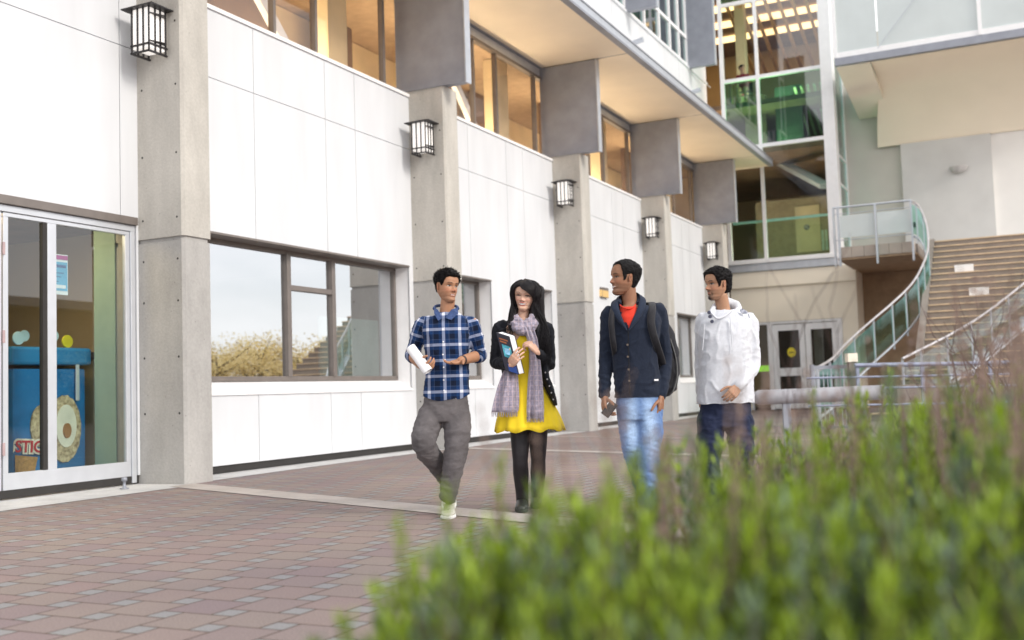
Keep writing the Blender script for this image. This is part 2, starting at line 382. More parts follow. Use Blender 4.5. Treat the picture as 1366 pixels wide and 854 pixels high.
# ================================================================ CAMPUS BUILDING (left facade)
W = -8.65; G = -8.93; CF = -8.0
bld = thing('campus_building', 'long white panelled building with concrete columns, bronze windows and a canopy with warm bounced light painted underneath', 'building', (W, 8.47, 0))
off = [1.96, 3.48, 4.21]
def panels(mb, s0, s1, z0, z1, cuts=(), zc=(), n=W):
    ss = [s0] + [c for c in cuts if s0 < c < s1] + [s1]; zz = [z0] + [c for c in zc if z0 < c < z1] + [z1]; g = .0045
    for a, c in zip(ss, ss[1:]):
        for d, e in zip(zz, zz[1:]):
            mb.box(n - .03, n, a + (g if a > s0 else 0), c - (g if c < s1 else 0), d + (g if d > z0 else 0), e - (g if e < z1 else 0))
def opening_wall(k, s0, s1, ops, top=5.6, bot=.10):
    """one bay: cladding panels round the openings, the backing wall behind"""
    cuts = [SC[k - 1] + x for x in off] if k > 0 else [4.1, 6.2, 8.22]
    mb = MB(BF)
    zs = 2.89
    panels(mb, s0, s1, zs, top, cuts, [4.76])
    cur = s0
    for a, c, zb in ops:
        if a > cur: panels(mb, cur, a, bot, zs, cuts, [])
        if zb > bot: panels(mb, a, c, bot, zb - .18, cuts, [])
        cur = c
    if cur < s1: panels(mb, cur, s1, bot, zs, cuts, [])
    o = mb.build('wall_cladding', white_panel, bld)
    mb = MB(BF)
    # backing behind the panels, split round the openings
    mb.box(W - .29, W - .033, s0, s1, zs + .002, top - .01)
    cur = s0
    for a, c, zb in ops:
        if a > cur: mb.box(W - .29, W - .035, cur, a - .02, .02, zs + .001)
        if zb > bot: mb.box(W - .29, W - .035, a - .02, c + .02, .02, zb - .2)
        cur = c + .02
    if cur < s1: mb.box(W - .29, W - .035, cur, s1, .02, zs + .001)
    mb.m = 1
    mb.box(W - .034, W - .022, s0, s1, .012, bot - .006)
    mb.build('wall', [backing, rubber], bld)
bays = [(2.0, SC[0]), (SC[0] + .45, SC[1]), (SC[1] + .45, SC[2]), (SC[2] + .45, SC[3]), (SC[3] + .45, SC[4])]
lowwin = {1: [(SC[0] + .5, 14.08, 1.12)], 2: [(14.75, 16.9, 1.12), (18.35, 19.6, 1.12)], 3: [], 4: [(28.14, 30.3, 1.12)], 0: [(4.0, 8.44, 0)]}
for k, (a, c) in enumerate(bays): opening_wall(k, a, c, lowwin[k])
# coping along the parapet
mb = MB(BF)
for a, c in bays: mb.box(W - .30, W + .025, a, c, 5.605, 5.66)
mb.build('coping', white_paint, bld, bevel=.006)
# columns
for i, s in enumerate(SC):
    mb = MB(BF)
    ch = .03
    def colseg(s0, s1, n0, n1, z0, z1, ch=.03):
        mb.prism([(n0, s0), (n0, s1), (n1 - ch, s1), (n1, s1 - ch), (n1, s0 + ch), (n1 - ch, s0)], z0, z1)
    mb.m = 0
    colseg(s, s + .44, -9.3, CF, 2.645, 5.70 if i else 9.0)
    mb.m = 1
    colseg(s + .005, s + .435, -9.3, CF - .005, 0, 2.60)
    colseg(s + .022, s + .418, -9.3, CF - .022, 2.60, 2.645)
    mb.m = 2                                        # form-tie holes
    for z in [.75, 1.35, 1.95, 2.4, 2.85, 3.55, 4.3, 5.0] + ([5.7, 6.3, 7.0] if not i else []):
        for n in (-8.58, -8.09):
            pts = [(n + .013 * math.cos(t * math.pi / 4), s - .0012 if z > 2.62 else s + .0038, z + .013 * math.sin(t * math.pi / 4)) for t in range(8)]
            mb.add(pts, [tuple(range(8))])
    mb.build('concrete_column', [conc, conc_low, rubber], bld)
# steel fins standing on the columns, under the canopy
for i, s in enumerate(SC[1:]):
    mb = MB(BF); mb.m = 0
    mb.box(-8.86, -7.60, s - .02, s + .13, 5.70, 7.60)
    mb.m = 1; mb.box(-7.599, -7.575, s - .03, s + .14, 5.69, 7.60)
    mb.m = 0
    for z in (5.95, 6.4, 6.9, 7.35):
        for n in (-8.5, -7.72): mb.lathe((0, 0, 0), [(0, 0)], 3) if False else mb.add([(n + .022 * math.cos(t * math.pi / 5), s - .0225, z + .022 * math.sin(t * math.pi / 5)) for t in range(10)], [tuple(range(10))])
    mb.build('steel_fin', [steel, steel_light], bld)
mb = MB(BF)                                         # canopy: lining coloured with warm bounced light, dark seams, steel channel edge
seams = [2.0] + [s + .06 for s in SC] + [32.86]
for a, c in zip(seams, seams[1:]): mb.box(-8.80, -6.93, a + .03, c - .03, 7.62, 7.70)
can = mb.build('canopy', cream, bld)
mb = MB(BF)
mb.m = 0; mb.box(-6.93, -6.80, 2, 32.9, 7.66, 7.80); mb.m = 1; mb.box(-6.925, -6.79, 2, 32.91, 7.615, 7.66); mb.box(-6.94, -6.785, 2, 32.915, 7.80, 7.83)
mb.m = 2; mb.box(-8.84, -6.93, 1.99, 32.89, 7.70, 7.80)
mb.m = 1; mb.box(-8.86, -8.80, 2, 32.89, 7.60, 7.70)
for s in seams[1:-1]: mb.box(-8.80, -6.93, s - .03, s + .03, 7.63, 7.69)
fo = mb.build('fascia', [steel_light, steel, white_paint], bld); fo.parent = can
# upper storey wall over the canopy, its windows and fins
mb = MB(BF); panels(mb, 2, 33.0, 7.82, 10.56, [4.6 + 2.82 * k for k in range(11)], [], n=-8.83); mb.box(-8.95, -8.79, 2, 33, 10.56, 10.62)
mb.box(-8.95, -8.83, 31.3, 33, 10.62, 15)
mb.build('upper_wall', white_panel, bld)
for i, (s0, s1) in enumerate(((20.05, 25.38), (25.62, 31.0))):
    f = MB(BF); ms = [s0, s0 + 1.3, s0 + 2.6, s0 + 3.6, s0 + 4.5, s1 - .06]
    for x in ms: f.box(-8.93, -8.83, x, x + .09, 10.62, 14)
    for a, c in zip(ms, ms[1:]):
        for z in (10.62, 11.5, 13.9): f.box(-8.92, -8.84, a + .09, c, z, z + .09)
    w_ = f.build('window', white_paint, bld)
    g = MB(BF); g.box(-8.90, -8.892, s0, s1, 10.64, 13.95); g.build('pane', teal_glass, bld).parent = w_
for i, s in enumerate((19.85, 25.4, 31.0)):
    mb = MB(BF); mb.box(-8.84, -8.0, s - .03, s + .14, 10.58, 15); mb.m = 1; mb.box(-7.999, -7.97, s - .035, s + .145, 10.57, 15)
    mb.build('steel_fin', [steel, steel_light], bld)
mb = MB(BF)                                         # small floodlights and a rail on the upper wall
for s in (25.9, 31.3): MB(BF).tube([(-8.83, s, 9.9), (-8.55, s, 9.95)], .07, 10).build('floodlight', steel_light, bld)
mb.tube([(-8.79, 31.2, 10.5), (-8.7, 33.0, 10.45)], .015, 6)
mb.build('thin_rail', steel_light, bld)
q = MB(BF); q.box(-10.8, -10.6, 2, 32.8, 7.85, 15); q.box(-10.6, -8.97, 2, 32.8, 14.2, 14.4); q.box(-10.6, -8.97, 32.65, 32.8, 7.85, 14.2)
q.build('inner_wall', mat('dim_teal_wall', (.20, .25, .24), .7), bld)
# canopy windows (upper strip)
for k, (a, c) in enumerate(bays):
    a0 = a - .3 if k else a
    f = MB(BF); ms = [a0] + [(SC[k - 1] if k else 2.8) + x for x in (1.0, 2.62, 3.55, 5.32)] + [c]
    for x in ms[1:-1]: f.box(-8.93, -8.84, x, x + .055, 5.665, 7.36)
    f.box(-8.93, -8.84, a0, c + .1, 5.665, 5.72) ; f.box(-8.93, -8.82, a0, c + .1, 7.36, 7.42)
    f.m = 1; f.box(-8.93, -8.85, a0, c + .1, 7.42, 7.60)
    w_ = f.build('window', [bronze, steel_light], bld, label='high strip window under the canopy')
    g = MB(BF)
    for x0, x1 in zip(ms, ms[1:]): g.box(-8.895, -8.889, x0 + .02, x1 + .02, 5.70, 7.38)
    g.build('pane', up_glass, bld).parent = w_
# lower windows
def lower_window(s0, s1, mull, trans, blinds):
    f = MB(BF); z0, z1 = 1.12, 2.86
    f.box(G - .05, G + .03, s0, s1, z1 - .05, z1 + .06); f.box(G - .05, G + .03, s0, s1, z0 - .02, z0 + .045)
    f.box(G - .05, G + .03, s0, s0 + .05, z0, z1); f.box(G - .05, G + .03, s1 - .05, s1, z0, z1)
    for x in mull: f.box(G - .05, G + .045, x, x + .085, z0 + .04, z1 - .04)
    if trans: f.box(G - .05, G + .04, mull[0] + .085, mull[1], 2.33, 2.40)
    w_ = f.build('window', bronze, bld, bevel=.004, label='wide bronze framed window with sloping white sill' if len(mull) else None)
    g = MB(BF); g.box(G - .015, G - .009, s0 + .02, s1 - .02, z0 + .02, z1 - .02); g.build('pane', win_glass, bld).parent = w_
    # white reveal and sloping sill
    r = MB(BF); r.box(W - .30, W - .004, s1, s1 + .02, .95, 2.89); r.box(W - .30, W - .004, s0 - .02, s0, .95, 2.89)
    r.m = 1; r.box(W - .30, W + .012, s0, s1, 2.862, 2.888); r.m = 0
    r.add([(W - .30, s0, 1.11), (W + .02, s0, .955), (W + .02, s1, .955), (W - .30, s1, 1.11), (W - .30, s0, .93), (W + .02, s0, .93), (W + .02, s1, .93), (W - .30, s1, .93)],
          [(0, 1, 2, 3), (4, 7, 6, 5), (1, 5, 6, 2), (0, 4, 5, 1), (3, 2, 6, 7)])
    r.build('sill', [white_paint, bronze], bld).parent = w_
    if blinds:
        q = MB(BF); q.box(G - .30, G - .28, mull[-1] + .1 if mull else s0 + .1, s1 - .06, 1.15, 2.05); q.build('frosted_screen', frost, bld).parent = w_
lower_window(SC[0] + .5, 14.08, [11.34, 12.36], True, True)
lower_window(14.75, 16.9, [15.9], False, True)
lower_window(18.35, 19.6, [], False, False)
lower_window(28.14, 30.3, [28.9], False, True)
# rooms behind the glass
mb = MB(BF)
mb.m = 0
for z0, z1 in ((3.0, 3.25),): mb.box(-16, W - .30, 2, 33, z0, z1)
mb.box(-16, W - .30, 2, 33, -.1, .003)
mb.box(-16, -8.96, 2, 33, 5.3, 5.58)
mb.build('floor_slab', mid_brown, bld)
MB(BF).box(-16, -8.96, 2, 33, 7.62, 7.8).build('ceiling', mat('tan_ceiling', (.45, .32, .2), .8), bld)
mb = MB(BF); mb.box(-16.2, -16, 2, 33, 0, 14); mb.box(-16, -8.98, 1.8, 2, 0, 14); mb.box(-16, -8.98, 33, 33.15, 0, 7.6)
mb.box(-16, -9.32, 9.45, 9.6, 0, 3)
for s in SC[1:]: mb.box(-16, -9.32, s + .1, s + .25, 0, 3)
mb.build('inner_wall', tan_wall, bld)
mb = MB(BF)
mb.box(-11.4, -11.2, 8.6, 33, 5.58, 7.6)                         # warm back partition of the upper floor
mb.build('amber_partition', amber, bld)
for s in SC[:4]: MB(BF).box(-9.6, -9.3, s + 4.5, s + 5.0, 5.585, 7.6).build('amber_pier', amber, bld)
for s in SC[:4]:
    MB(BF).box(-10.0, -9.9, s + 2.4, s + 3.9, 5.585, 7.6).build('brown_partition', dark_brown, bld)
    MB(BF).box(-10.9, -10.8, s + .6, s + 1.6, 6.6, 7.6).build('brown_bulkhead', dark_brown, bld)
    MB(BF).beam((-9.25, s + 1.7, 7.5), (-9.25, s + 3.7, 5.6), .10, .16).build('diagonal_brace', white_paint, bld)
for s in SC[:4]:
    for q in (.7, 3.0): MB(BF).box(-9.9, -9.4, s + q, s + q + 1.6, 5.585, 5.60).build('added_uplight', emis('added_uplight_glow', (1, .80, .54), 13), bld)  # unseen lamps added to light the upper rooms from below
for s in (15.6, 29): MB(BF).box(-11.6, -10.9, s, s + .35, 2.95, 2.99).build('ceiling_lamp', warm_lamp, bld)

# ---------------------------------------------------------------- shop door of bay 0
f = MB(BF); DG = -8.70
f.box(DG - .05, DG + .04, 4.0, 8.43, 2.735, 2.80); f.box(DG - .05, DG + .04, 8.37, 8.43, .02, 2.735)
f.m = 1; f.box(W - .30, W + .03, 4.0, 8.44, 2.803, 2.888); f.m = 0
f.build('door_frame', [alum, bronze], bld, bevel=.004)
for (a, c) in ((4.06, 5.40), (5.42, 6.78), (6.80, 8.365)):
    d = MB(BF); zb = .25
    d.box(DG - .025, DG + .025, a, c, .03, zb); d.box(DG - .025, DG + .025, a, c, 2.69, 2.73)
    d.box(DG - .025, DG + .025, a, a + .055, zb, 2.69); d.box(DG - .025, DG + .025, c - .055, c, zb, 2.69)
    if a > 6.5: d.box(DG - .025, DG + .025, 7.30, 7.41, zb, 2.69)
    do = d.build('sliding_door', alum, bld, bevel=.004)
    g = MB(BF); g.box(DG - .004, DG + .004, a + .05, c - .05, zb - .01, 2.70); g.build('pane', door_glass, bld).parent = do
    if a > 6.5:
        h = MB(BF); h.box(DG - .023, DG + .028, 7.245, 7.299, zb, 2.685); h.build('gasket', rubber, bld).parent = do
        for z in (.42, 1.48, 2.32): MB(BF).box(DG + .025, DG + .04, 6.785, 6.81, z, z + .12).build('hinge', mat('pinkish_hinge', (.45, .33, .34), .5), bld).parent = do

# things seen through the shop door
FB = BF @ Matrix.Translation((0, .30, 0))
fz = thing('ice_cream_freezer', 'blue freezer printed with a nut-topped cone, standing behind the shop door', 'freezer', (-9.75, 7.95, 0))
blue = mat('freezer_blue', (.015, .16, .38), .35, var=.15, scale=5); blue2 = mat('freezer_lid_blue', (.02, .20, .42), .3, var=.06)
q = MB(FB); q.box(-10.5, -9.42, 7.2, 8.13, .08, 1.27); q.build('cabinet', blue, fz, bevel=.02)
q = MB(FB); q.box(-10.5, -9.37, 7.15, 8.18, 1.31, 1.50); q.build('lid', blue2, fz, bevel=.03)
q = MB(FB); q.box(-9.4, -9.385, 7.97, 8.02, .92, 1.36); q.build('handle', alum, fz, bevel=.006)
cone = mat('waffle_cone', (.42, .22, .07), .6, var=.25, scale=30); nuts = mat('chopped_nuts', (.42, .27, .12), .6, var=.5, scale=22, col2=(.75, .6, .38)); icing = mat('vanilla_ice', (.80, .74, .60), .5)
FZ = -9.415
q = MB(FB)
def disc(mb, cs, cz, rs, rz, n0, n1, wob=0, seg=36):
    mb.add([(n1, cs + rs * math.cos(2 * math.pi * k / seg) * (1 + wob * math.sin(k * 2.7)), cz + rz * math.sin(2 * math.pi * k / seg) * (1 + wob * math.cos(k * 3.1))) for k in range(seg)] +
           [(n0, cs + rs * math.cos(2 * math.pi * k / seg), cz + rz * math.sin(2 * math.pi * k / seg)) for k in range(seg)],
           [tuple(range(seg))] + [(k, (k + 1) % seg, seg + (k + 1) % seg, seg + k) for k in range(seg)])
q.m = 1; disc(q, 7.83, .62, .215, .36, FZ, FZ + .02, .03)
q.m = 2; disc(q, 7.84, .65, .135, .23, FZ + .02, FZ + .03)
q.m = 3; disc(q, 7.84, .60, .05, .08, FZ + .03, FZ + .05)
q.m = 1; disc(q, 7.53, .66, .13, .22, FZ, FZ + .015, .04)
q.m = 0; q.add([(FZ + .02, 7.20, .38), (FZ + .02, 7.48, .34), (FZ + .02, 7.42, .10), (FZ + .02, 7.21, .10)], [(0, 1, 2, 3)])
q.build('cone_picture', [cone, nuts, icing, mat('caramel', (.35, .16, .06), .4)], fz)
q = MB(FB); T = Matrix.Translation((FZ + .035, 7.36, .45)) @ Matrix.Rotation(R(90), 4, 'Z') @ Matrix.Rotation(R(4), 4, 'Y')
q.m = 0; text_mesh(q, 'STIC', T @ Matrix.Translation((0, .004, 0)), .17, .002, .022); q.m = 1; text_mesh(q, 'STIC', T @ Matrix.Translation((0, -.004, 0)), .17, .002, .004)
q.build('lettering', [icing, mat('lettering_red', (.5, .02, .03), .4)], fz)
for s, z, rr, nn in ((7.40, 1.60, .07, -9.6), (7.50, 1.63, .06, -9.63), (7.80, 1.60, .075, -9.6), (7.88, 1.64, .06, -9.63)):
    q = MB(FB); disc(q, s, z, rr, rr, nn, nn + .015); q.build('display_wheel', [mat('pale_sign_blue', (.45, .6, .62), .5)], fz)
q = MB(FB); disc(q, 8.0, 1.58, .07, .07, -9.56, -9.545); q.build('display_badge', mat('badge_yellow', (.75, .6, .03), .5), fz)
cn = MB(BF); cn.box(-11.5, -9.5, 8.62, 8.85, 0, 1.38); cn.m = 1; cn.box(-11.5, -9.45, 8.55, 8.88, 1.38, 1.46)
single(cn, 'shop_counter', [tan_wall, black], 'tan counter with a dark top right of the blue freezer', 'counter', loc=(-10.5, 8.7, 0))
sg = MB(BF); sg.m = 1; sg.box(-8.975, -8.965, 7.545, 7.80, 2.02, 2.44); sg.m = 0; sg.box(-8.964, -8.960, 7.555, 7.79, 2.06, 2.36); sg.m = 2; sg.box(-8.964, -8.960, 7.55, 7.795, 2.385, 2.43)
sg.m = 3
for i, z in enumerate((2.30, 2.24, 2.20, 2.15)): sg.box(-8.959, -8.957, 7.58, 7.77 - .03 * i, z, z + (.03 if not i else .008))
sg.m = 1; sg.box(-8.9575, -8.9565, 7.58, 7.765, 2.085, 2.12)
single(sg, 'door_notice', [mat('notice_blue', (.10, .42, .66), .5), white_paint, mat('notice_magenta', (.45, .05, .25), .5), mat('notice_ink', (.03, .12, .3), .5)], 'blue and white notice with a magenta strip taped inside the shop door', 'notice', loc=(-8.97, 7.67, 2.0))
ob = MB(BF); ob.m = 0; ob.box(-9.31, -8.99, 8.455, 8.468, .0, 2.95); ob.m = 1; ob.box(-12, -11.9, 2.2, 8.4, 1.7, 2.9); ob.m = 2; ob.box(-11.88, -11.84, 5.6, 8.2, 2.15, 2.35)  # first box: thin sheet over the column, green tint of the glass painted in
ob.build('shop_partition_with_tint', [mat('painted_glass_tint', (.36, .50, .42), .6, var=.05), dark_brown, amber], bld)
for s in (6.2, 7.3): MB(BF).box(-9.75, -9.2, s, s + .55, 2.94, 2.99).build('added_shop_lamp', emis('added_shop_glow', (1, .72, .40), 12), bld)  # unseen lamps added to brighten the freezer and the shop
ds = MB(BF); ds.lathe((-8.32, 7.93, .006), [(0, 0), (.045, 0), (.045, .008), (.02, .015), (.014, .05), (.014, .075), (.028, .08), (.028, .115), (0, .118)], 14)
single(ds, 'door_stop', steel, 'small steel door stop on the pale strip by the shop door', 'door stop', loc=(-8.32, 7.93, .004))
al = MB(BF); al.m = 0; al.box(W - .02, W + .06, 22.30, 22.72, 2.93, 3.16); al.m = 1; al.box(W + .061, W + .07, 22.33, 22.69, 2.94, 3.09)
al.box(W, W + .062, 22.285, 22.299, 2.95, 3.10)
single(al, 'wall_light', [bronze, emis('amber_light', (1, .66, .28), .55)], 'small bronze wall light glowing amber on the white cladding', 'wall light', loc=(W, 22.5, 3.0))

# ---------------------------------------------------------------- lanterns
def lantern(s, label):
    z = 4.85
    t = thing('wall_lantern', label, 'wall lamp', (-8.33, s - .12, z - .24), group='lanterns on the concrete columns')
    n0 = -8.32; h = .115; y1 = s - .03; y0 = s - .26
    q = MB(BF); q.box(n0 - h, n0 + h, y0, y1, z - .19, z + .245); q.build('diffuser', lamp_glass, t)
    q = MB(BF)
    c = h + .008
    for nn in (-c, -c / 3, c / 3, c):
        q.box(n0 + nn - .008, n0 + nn + .008, y0 - .016, y0 - .002, z - .24, z + .26)
    for nn in (-c, c):
        for y in (y0 + .08, y0 + .155, y1): q.box(n0 + nn - .008, n0 + nn + .008, y - .008, y + .008, z - .24, z + .26)
    for zz in (-.245, -.165): 
        q.box(n0 - c - .01, n0 + c + .01, y0 - .022, y0 - .004, z + zz, z + zz + .018)
        for sg_ in (-1, 1): q.box(n0 + sg_ * c - .012, n0 + sg_ * c + .012, y0 - .022, y1 + .02, z + zz, z + zz + .018)
    q.box(n0 - .05, n0 + .05, y1, s + .004, z - .15, z + .2)
    for zz, ww in ((.172, .07), (-.13, .07)):          # the pointed side flanges
        for sg_ in (-1, 1):
            x = n0 + sg_ * c
            q.add([(x, y0 - .02, z + zz), (x + sg_ * ww, y1 - .08, z + zz), (x, y1, z + zz), (x, y0 - .02, z + zz + .014), (x + sg_ * ww * .8, y1 - .08, z + zz + .014), (x, y1, z + zz + .014)],
                  [(0, 2, 1), (3, 4, 5), (0, 1, 4, 3), (1, 2, 5, 4), (2, 0, 3, 5)] if sg_ > 0 else [(0, 1, 2), (3, 5, 4), (0, 3, 4, 1), (1, 4, 5, 2), (2, 5, 3, 0)])
    q.build('cage', black, t)
    q = MB(BF)
    e = .10
    a = [(n0 - c - e, y0 - .07), (n0 + c + e, y0 - .07), (n0 + c + e, y1 + .02), (n0 - c - e, y1 + .02)]
    tp = [(n0 - .07, y0 + .07), (n0 + .07, y0 + .07), (n0 + .07, y1 + .02), (n0 - .07, y1 + .02)]
    q.add([(x, y, z + .245) for x, y in a] + [(x, y, z + .258) for x, y in a] + [(x, y, z + .31) for x, y in tp],
          [(3, 2, 1, 0), (0, 1, 5, 4), (1, 2, 6, 5), (2, 3, 7, 6), (3, 0, 4, 7), (4, 5, 9, 8), (5, 6, 10, 9), (6, 7, 11, 10), (7, 4, 8, 11), (8, 9, 10, 11)])
    q.build('cap', black, t)
    return t
lan = lantern(SC[0], 'black caged lantern on the nearest concrete column, above the shop door')
for i, lb in ((1, 'black caged lantern on the column behind the man in the plaid shirt'), (2, 'black caged lantern on the column just right of the long-haired woman'),
              (3, 'black caged lantern on the column right of the man in the navy cardigan'), (4, 'farthest black caged lantern, just above the head of the man in the white hoodie')):
    copy_thing(lan, (-8.33, SC[i] - .12, 4.61), label=lb)
# ================================================================ GLASS TOWER at the end of the facade
TS = 33.0
tw = thing('glass_tower', 'glazed white-framed tower with green tinted panes beyond the end of the canopy', 'building', (-6.5, TS, 0))
q = MB(BF)
q.box(-8.35, -7.85, TS, TS + .3, 0, 4.35); q.box(-7.85, -4.98, TS, TS + .3, 2.76, 4.35); q.box(-4.98, -4.52, TS, TS + 2.5, 0, 4.35)
q.build('wall', cream_wall, tw)
q = MB(BF); q.box(-8.36, -4.50, TS - .07, TS, 3.86, 4.35); q.build('cornice', cream_wall, tw, bevel=.01)
q = MB(BF); q.m = 0; q.box(-8.36, -5.0, TS - .12, TS + .05, 4.36, 4.60); q.m = 1; q.box(-8.36, -5.0, TS - .16, TS + .05, 4.603, 4.74)
q.build('ledge', [steel_light, white_paint], tw, bevel=.01)
q = MB(BF); q.box(-5.22, -4.86, TS - .10, TS + .26, 4.36, 18); q.build('corner_post', white_paint, tw, bevel=.012)
q = MB(BF)                                           # curtain wall frame
q.box(-8.36, -8.24, TS - .04, TS + .08, 4.74, 18); q.box(-7.22, -7.12, TS - .04, TS + .08, 4.74, 18)
for z in (8.28, 10.50, 13.0, 15.6): q.box(-8.24, -7.22, TS - .035, TS + .07, z, z + .11); q.box(-7.12, -5.22, TS - .035, TS + .07, z, z + .11)
q.build('curtain_frame', white_paint, tw)
for (z0, z1, g) in ((4.74, 8.28, clear_glass), (8.39, 10.5, green_glass), (10.61, 13.0, clear_glass), (13.11, 15.6, green_glass)):
    for (a, c) in ((-8.24, -7.22), (-7.12, -5.22)):
        MB(BF).box(a, c, TS + .01, TS + .018, z0, z1).build('pane', g if not (a > -8 and z0 > 10 and z0 < 11) else glass('sky_glass', (.9, .9, .9), 1.6, extra=.06), tw)
q = MB(BF); q.box(-8.22, -7.2, TS + .30, TS + .62, 10.60, 10.64)
for n_ in (-8.15, -7.27): q.box(n_ - .03, n_ + .03, TS + .34, TS + .58, 9.92, 10.60)
single(q, 'desk', dark_brown, 'dark desk in front of the person seated upstairs in the tower', 'desk', loc=(-7.7, TS + .45, 9.92))
q = MB(BF); q.box(-8.03, -7.57, TS + .62, TS + 1.08, 10.30, 10.35); q.box(-8.03, -7.57, TS + 1.05, TS + 1.09, 10.35, 10.80)
for n_ in (-8.0, -7.6):
    for s_ in (.65, 1.05): q.box(n_ - .02, n_ + .02, TS + s_ - .02, TS + s_ + .02, 9.92, 10.30)
single(q, 'office_chair', black, 'dark chair under the person seated upstairs in the tower', 'chair', loc=(-7.8, TS + .85, 9.92))
# side return
q = MB(BF)
for s in (TS + .3, TS + 1.9): q.box(-4.93, -4.86, s, s + .08, 4.36, 18)
for z in (4.9, 6.9, 7.8, 10.9, 13.2): q.box(-4.93, -4.87, TS + .38, TS + 1.9, z, z + .07)
q.build('curtain_frame', white_paint, tw)
MB(BF).box(-4.905, -4.897, TS + .38, TS + 1.9, 4.4, 18).build('pane', teal_glass, tw)
# rooms of the tower
q = MB(BF)
for z in (4.30, 8.18, 9.75, 14.2): q.box(-13, -5.0, TS + .36, TS + 9, z, z + .16)
q.build('floor_slab', mid_brown, tw)
q = MB(BF); q.box(-13, -5, TS + 9, TS + 9.2, 0, 15); q.box(-13, -12.8, TS + .4, TS + 9, 0, 15); q.build('inner_wall', tan_wall, tw)
q = MB(BF); q.box(-5.0, -4.97, TS + 2.0, TS + 9, 4.4, 15); q.build('inner_side_wall', cream_wall, tw)
q = MB(BF); q.box(-8.2, -7.9, TS + 1.6, TS + 2.0, 9.95, 14.1); q.build('inner_column', tan_wall, tw)
q = MB(BF); q.box(-8.0, -7.3, TS + 1.6, TS + 1.8, 8.4, 10.4); q.build('dark_cupboard', dark_brown, tw)
q = MB(BF); q.box(-6.9, -6.05, TS + 1.2, TS + 1.4, 8.36, 10.45); q.build('dark_cupboard', mat('bottle_dark', (.05, .075, .065), .5), tw)
slat = MB(BF)
for i in range(9): slat.beam((-8.4 + i * .42, TS + .5, 13.9), (-8.4 + i * .42, TS + 5.5, 12.1), .10, .09)
slat.build('ceiling_slats', mat('timber_slat', (.45, .28, .12), .6), tw)
slat = MB(BF)
for i in range(6): slat.beam((-6.2 + i * .2, TS + .9, 10.3), (-6.2 + i * .2, TS + 3.2, 9.2), .07, .06)
slat.build('lower_ceiling_slats', mat('pale_slat', (.7, .66, .5), .6), tw)
for i in range(4): MB(BF).box(-12, -5.4, TS + 1.2 + i * 1.7, TS + 1.75 + i * 1.7, 14.1, 14.16).build('ceiling_lamp', emis('tower_lamp', (1, .66, .30), 1.7), tw)
for z_ in (4.47, 8.35, 9.92): MB(BF).box(-8.3, -6.2, TS + .5, TS + 1.0, z_, z_ + .02).build('added_uplight', emis('added_uplight_glow', (1, .80, .54), 13), tw)  # lamps added out of view on the tower floors to light its rooms

q = MB(BF); q.box(-8.3, -5.1, TS + 3.8, TS + 3.9, 4.5, 7.2); q.build('lobby_partition', mat('lobby_brown', (.42, .34, .22), .6), tw)
for a in (-7.05, -5.95):
    d = MB(BF); d.box(a + .12, a + .95, TS + 3.74, TS + 3.8, 5.3, 6.9); d.build('timber_door_panel', amber, tw)
    d = MB(BF); d.box(a + (.98 if a < -6.5 else .0), a + (1.06 if a < -6.5 else .08), TS + 3.70, TS + 3.74, 5.3, 6.0); d.build('pull_handle', mat('pale_handle', (.62, .75, .62), .4), tw)
    d = MB(BF); T = [(a + .5 + .1 * math.cos(t * math.pi / 8), TS + 3.735, 6.15 + .1 * math.sin(t * math.pi / 8)) for t in range(16)]; d.add(T, [tuple(range(16))]); d.build('round_sticker', mat('sticker_maroon', (.16, .04, .08), .5, var=.6, scale=20, col2=(.6, .6, .6)), tw)
q = MB(BF); q.box(-8.2, -5.24, TS + .12, TS + .15, 5.92, 6.0); q.m = 1; q.box(-8.2, -5.24, TS + .128, TS + .14, 4.76, 5.92); q.build('glass_balustrade', [mat('teal_rail', (.35, .6, .5), .3), glass('pale_green_glass', (.80, .92, .84), 1.4)], tw)
q = MB(BF); q.beam((-5.3, TS + .6, 6.9), (-7.0, TS + 2.6, 8.2), .5, .12); q.build('inner_stair', grey_render, tw)
# ground-floor doors under the ledge
q = MB(BF)
q.box(-7.26, -7.12, TS + .02, TS + .16, .02, 2.68); q.box(-5.13, -4.99, TS + .02, TS + .16, .02, 2.68); q.box(-7.84, -4.99, TS + .02, TS + .16, 2.68, 2.755)
q.box(-7.84, -7.78, TS + .02, TS + .16, .02, 2.68)
q.build('door_frame', white_paint, tw)
for a, c in ((-7.11, -6.13), (-6.11, -5.14)):
    d = MB(BF); y0, y1 = TS + .05, TS + .10
    d.box(a, a + .17, y0, y1, .04, 2.66); d.box(c - .17, c, y0, y1, .04, 2.66)
    for z0, z1 in ((.04, .30), (1.05, 1.30), (2.46, 2.66)): d.box(a + .17, c - .17, y0, y1, z0, z1)
    do = d.build('glazed_door', white_paint, tw, bevel=.006)
    g = MB(BF)
    for z0, z1 in ((.30, 1.05), (1.30, 2.46)): g.box(a + .165, c - .165, y0 + .02, y0 + .028, z0, z1)
    g.build('pane', glass('dim_glass', (.6, .62, .58), 1.5), tw).parent = do
    h = MB(BF); x = c - .1 if a < -7 else a + .1; h.tube([(x, y0 - .01, 1.0), (x, y0 - .06, 1.0), (x, y0 - .06, 1.28), (x, y0 - .01, 1.28)], .012, 6); h.build('handle', steel_light, tw).parent = do
g = MB(BF); g.box(-7.77, -7.27, TS + .07, TS + .078, .05, 2.67); g.build('pane', glass('dim_glass', (.6, .62, .58), 1.5), tw)
g = MB(BF); g.box(-7.77, -7.27, TS + .055, TS + .066, 1.22, 1.40); g.build('lime_strip', mat('lime_strip', (.30, .72, .03), .5, emit=(.3, .8, .05), estr=.25), tw)
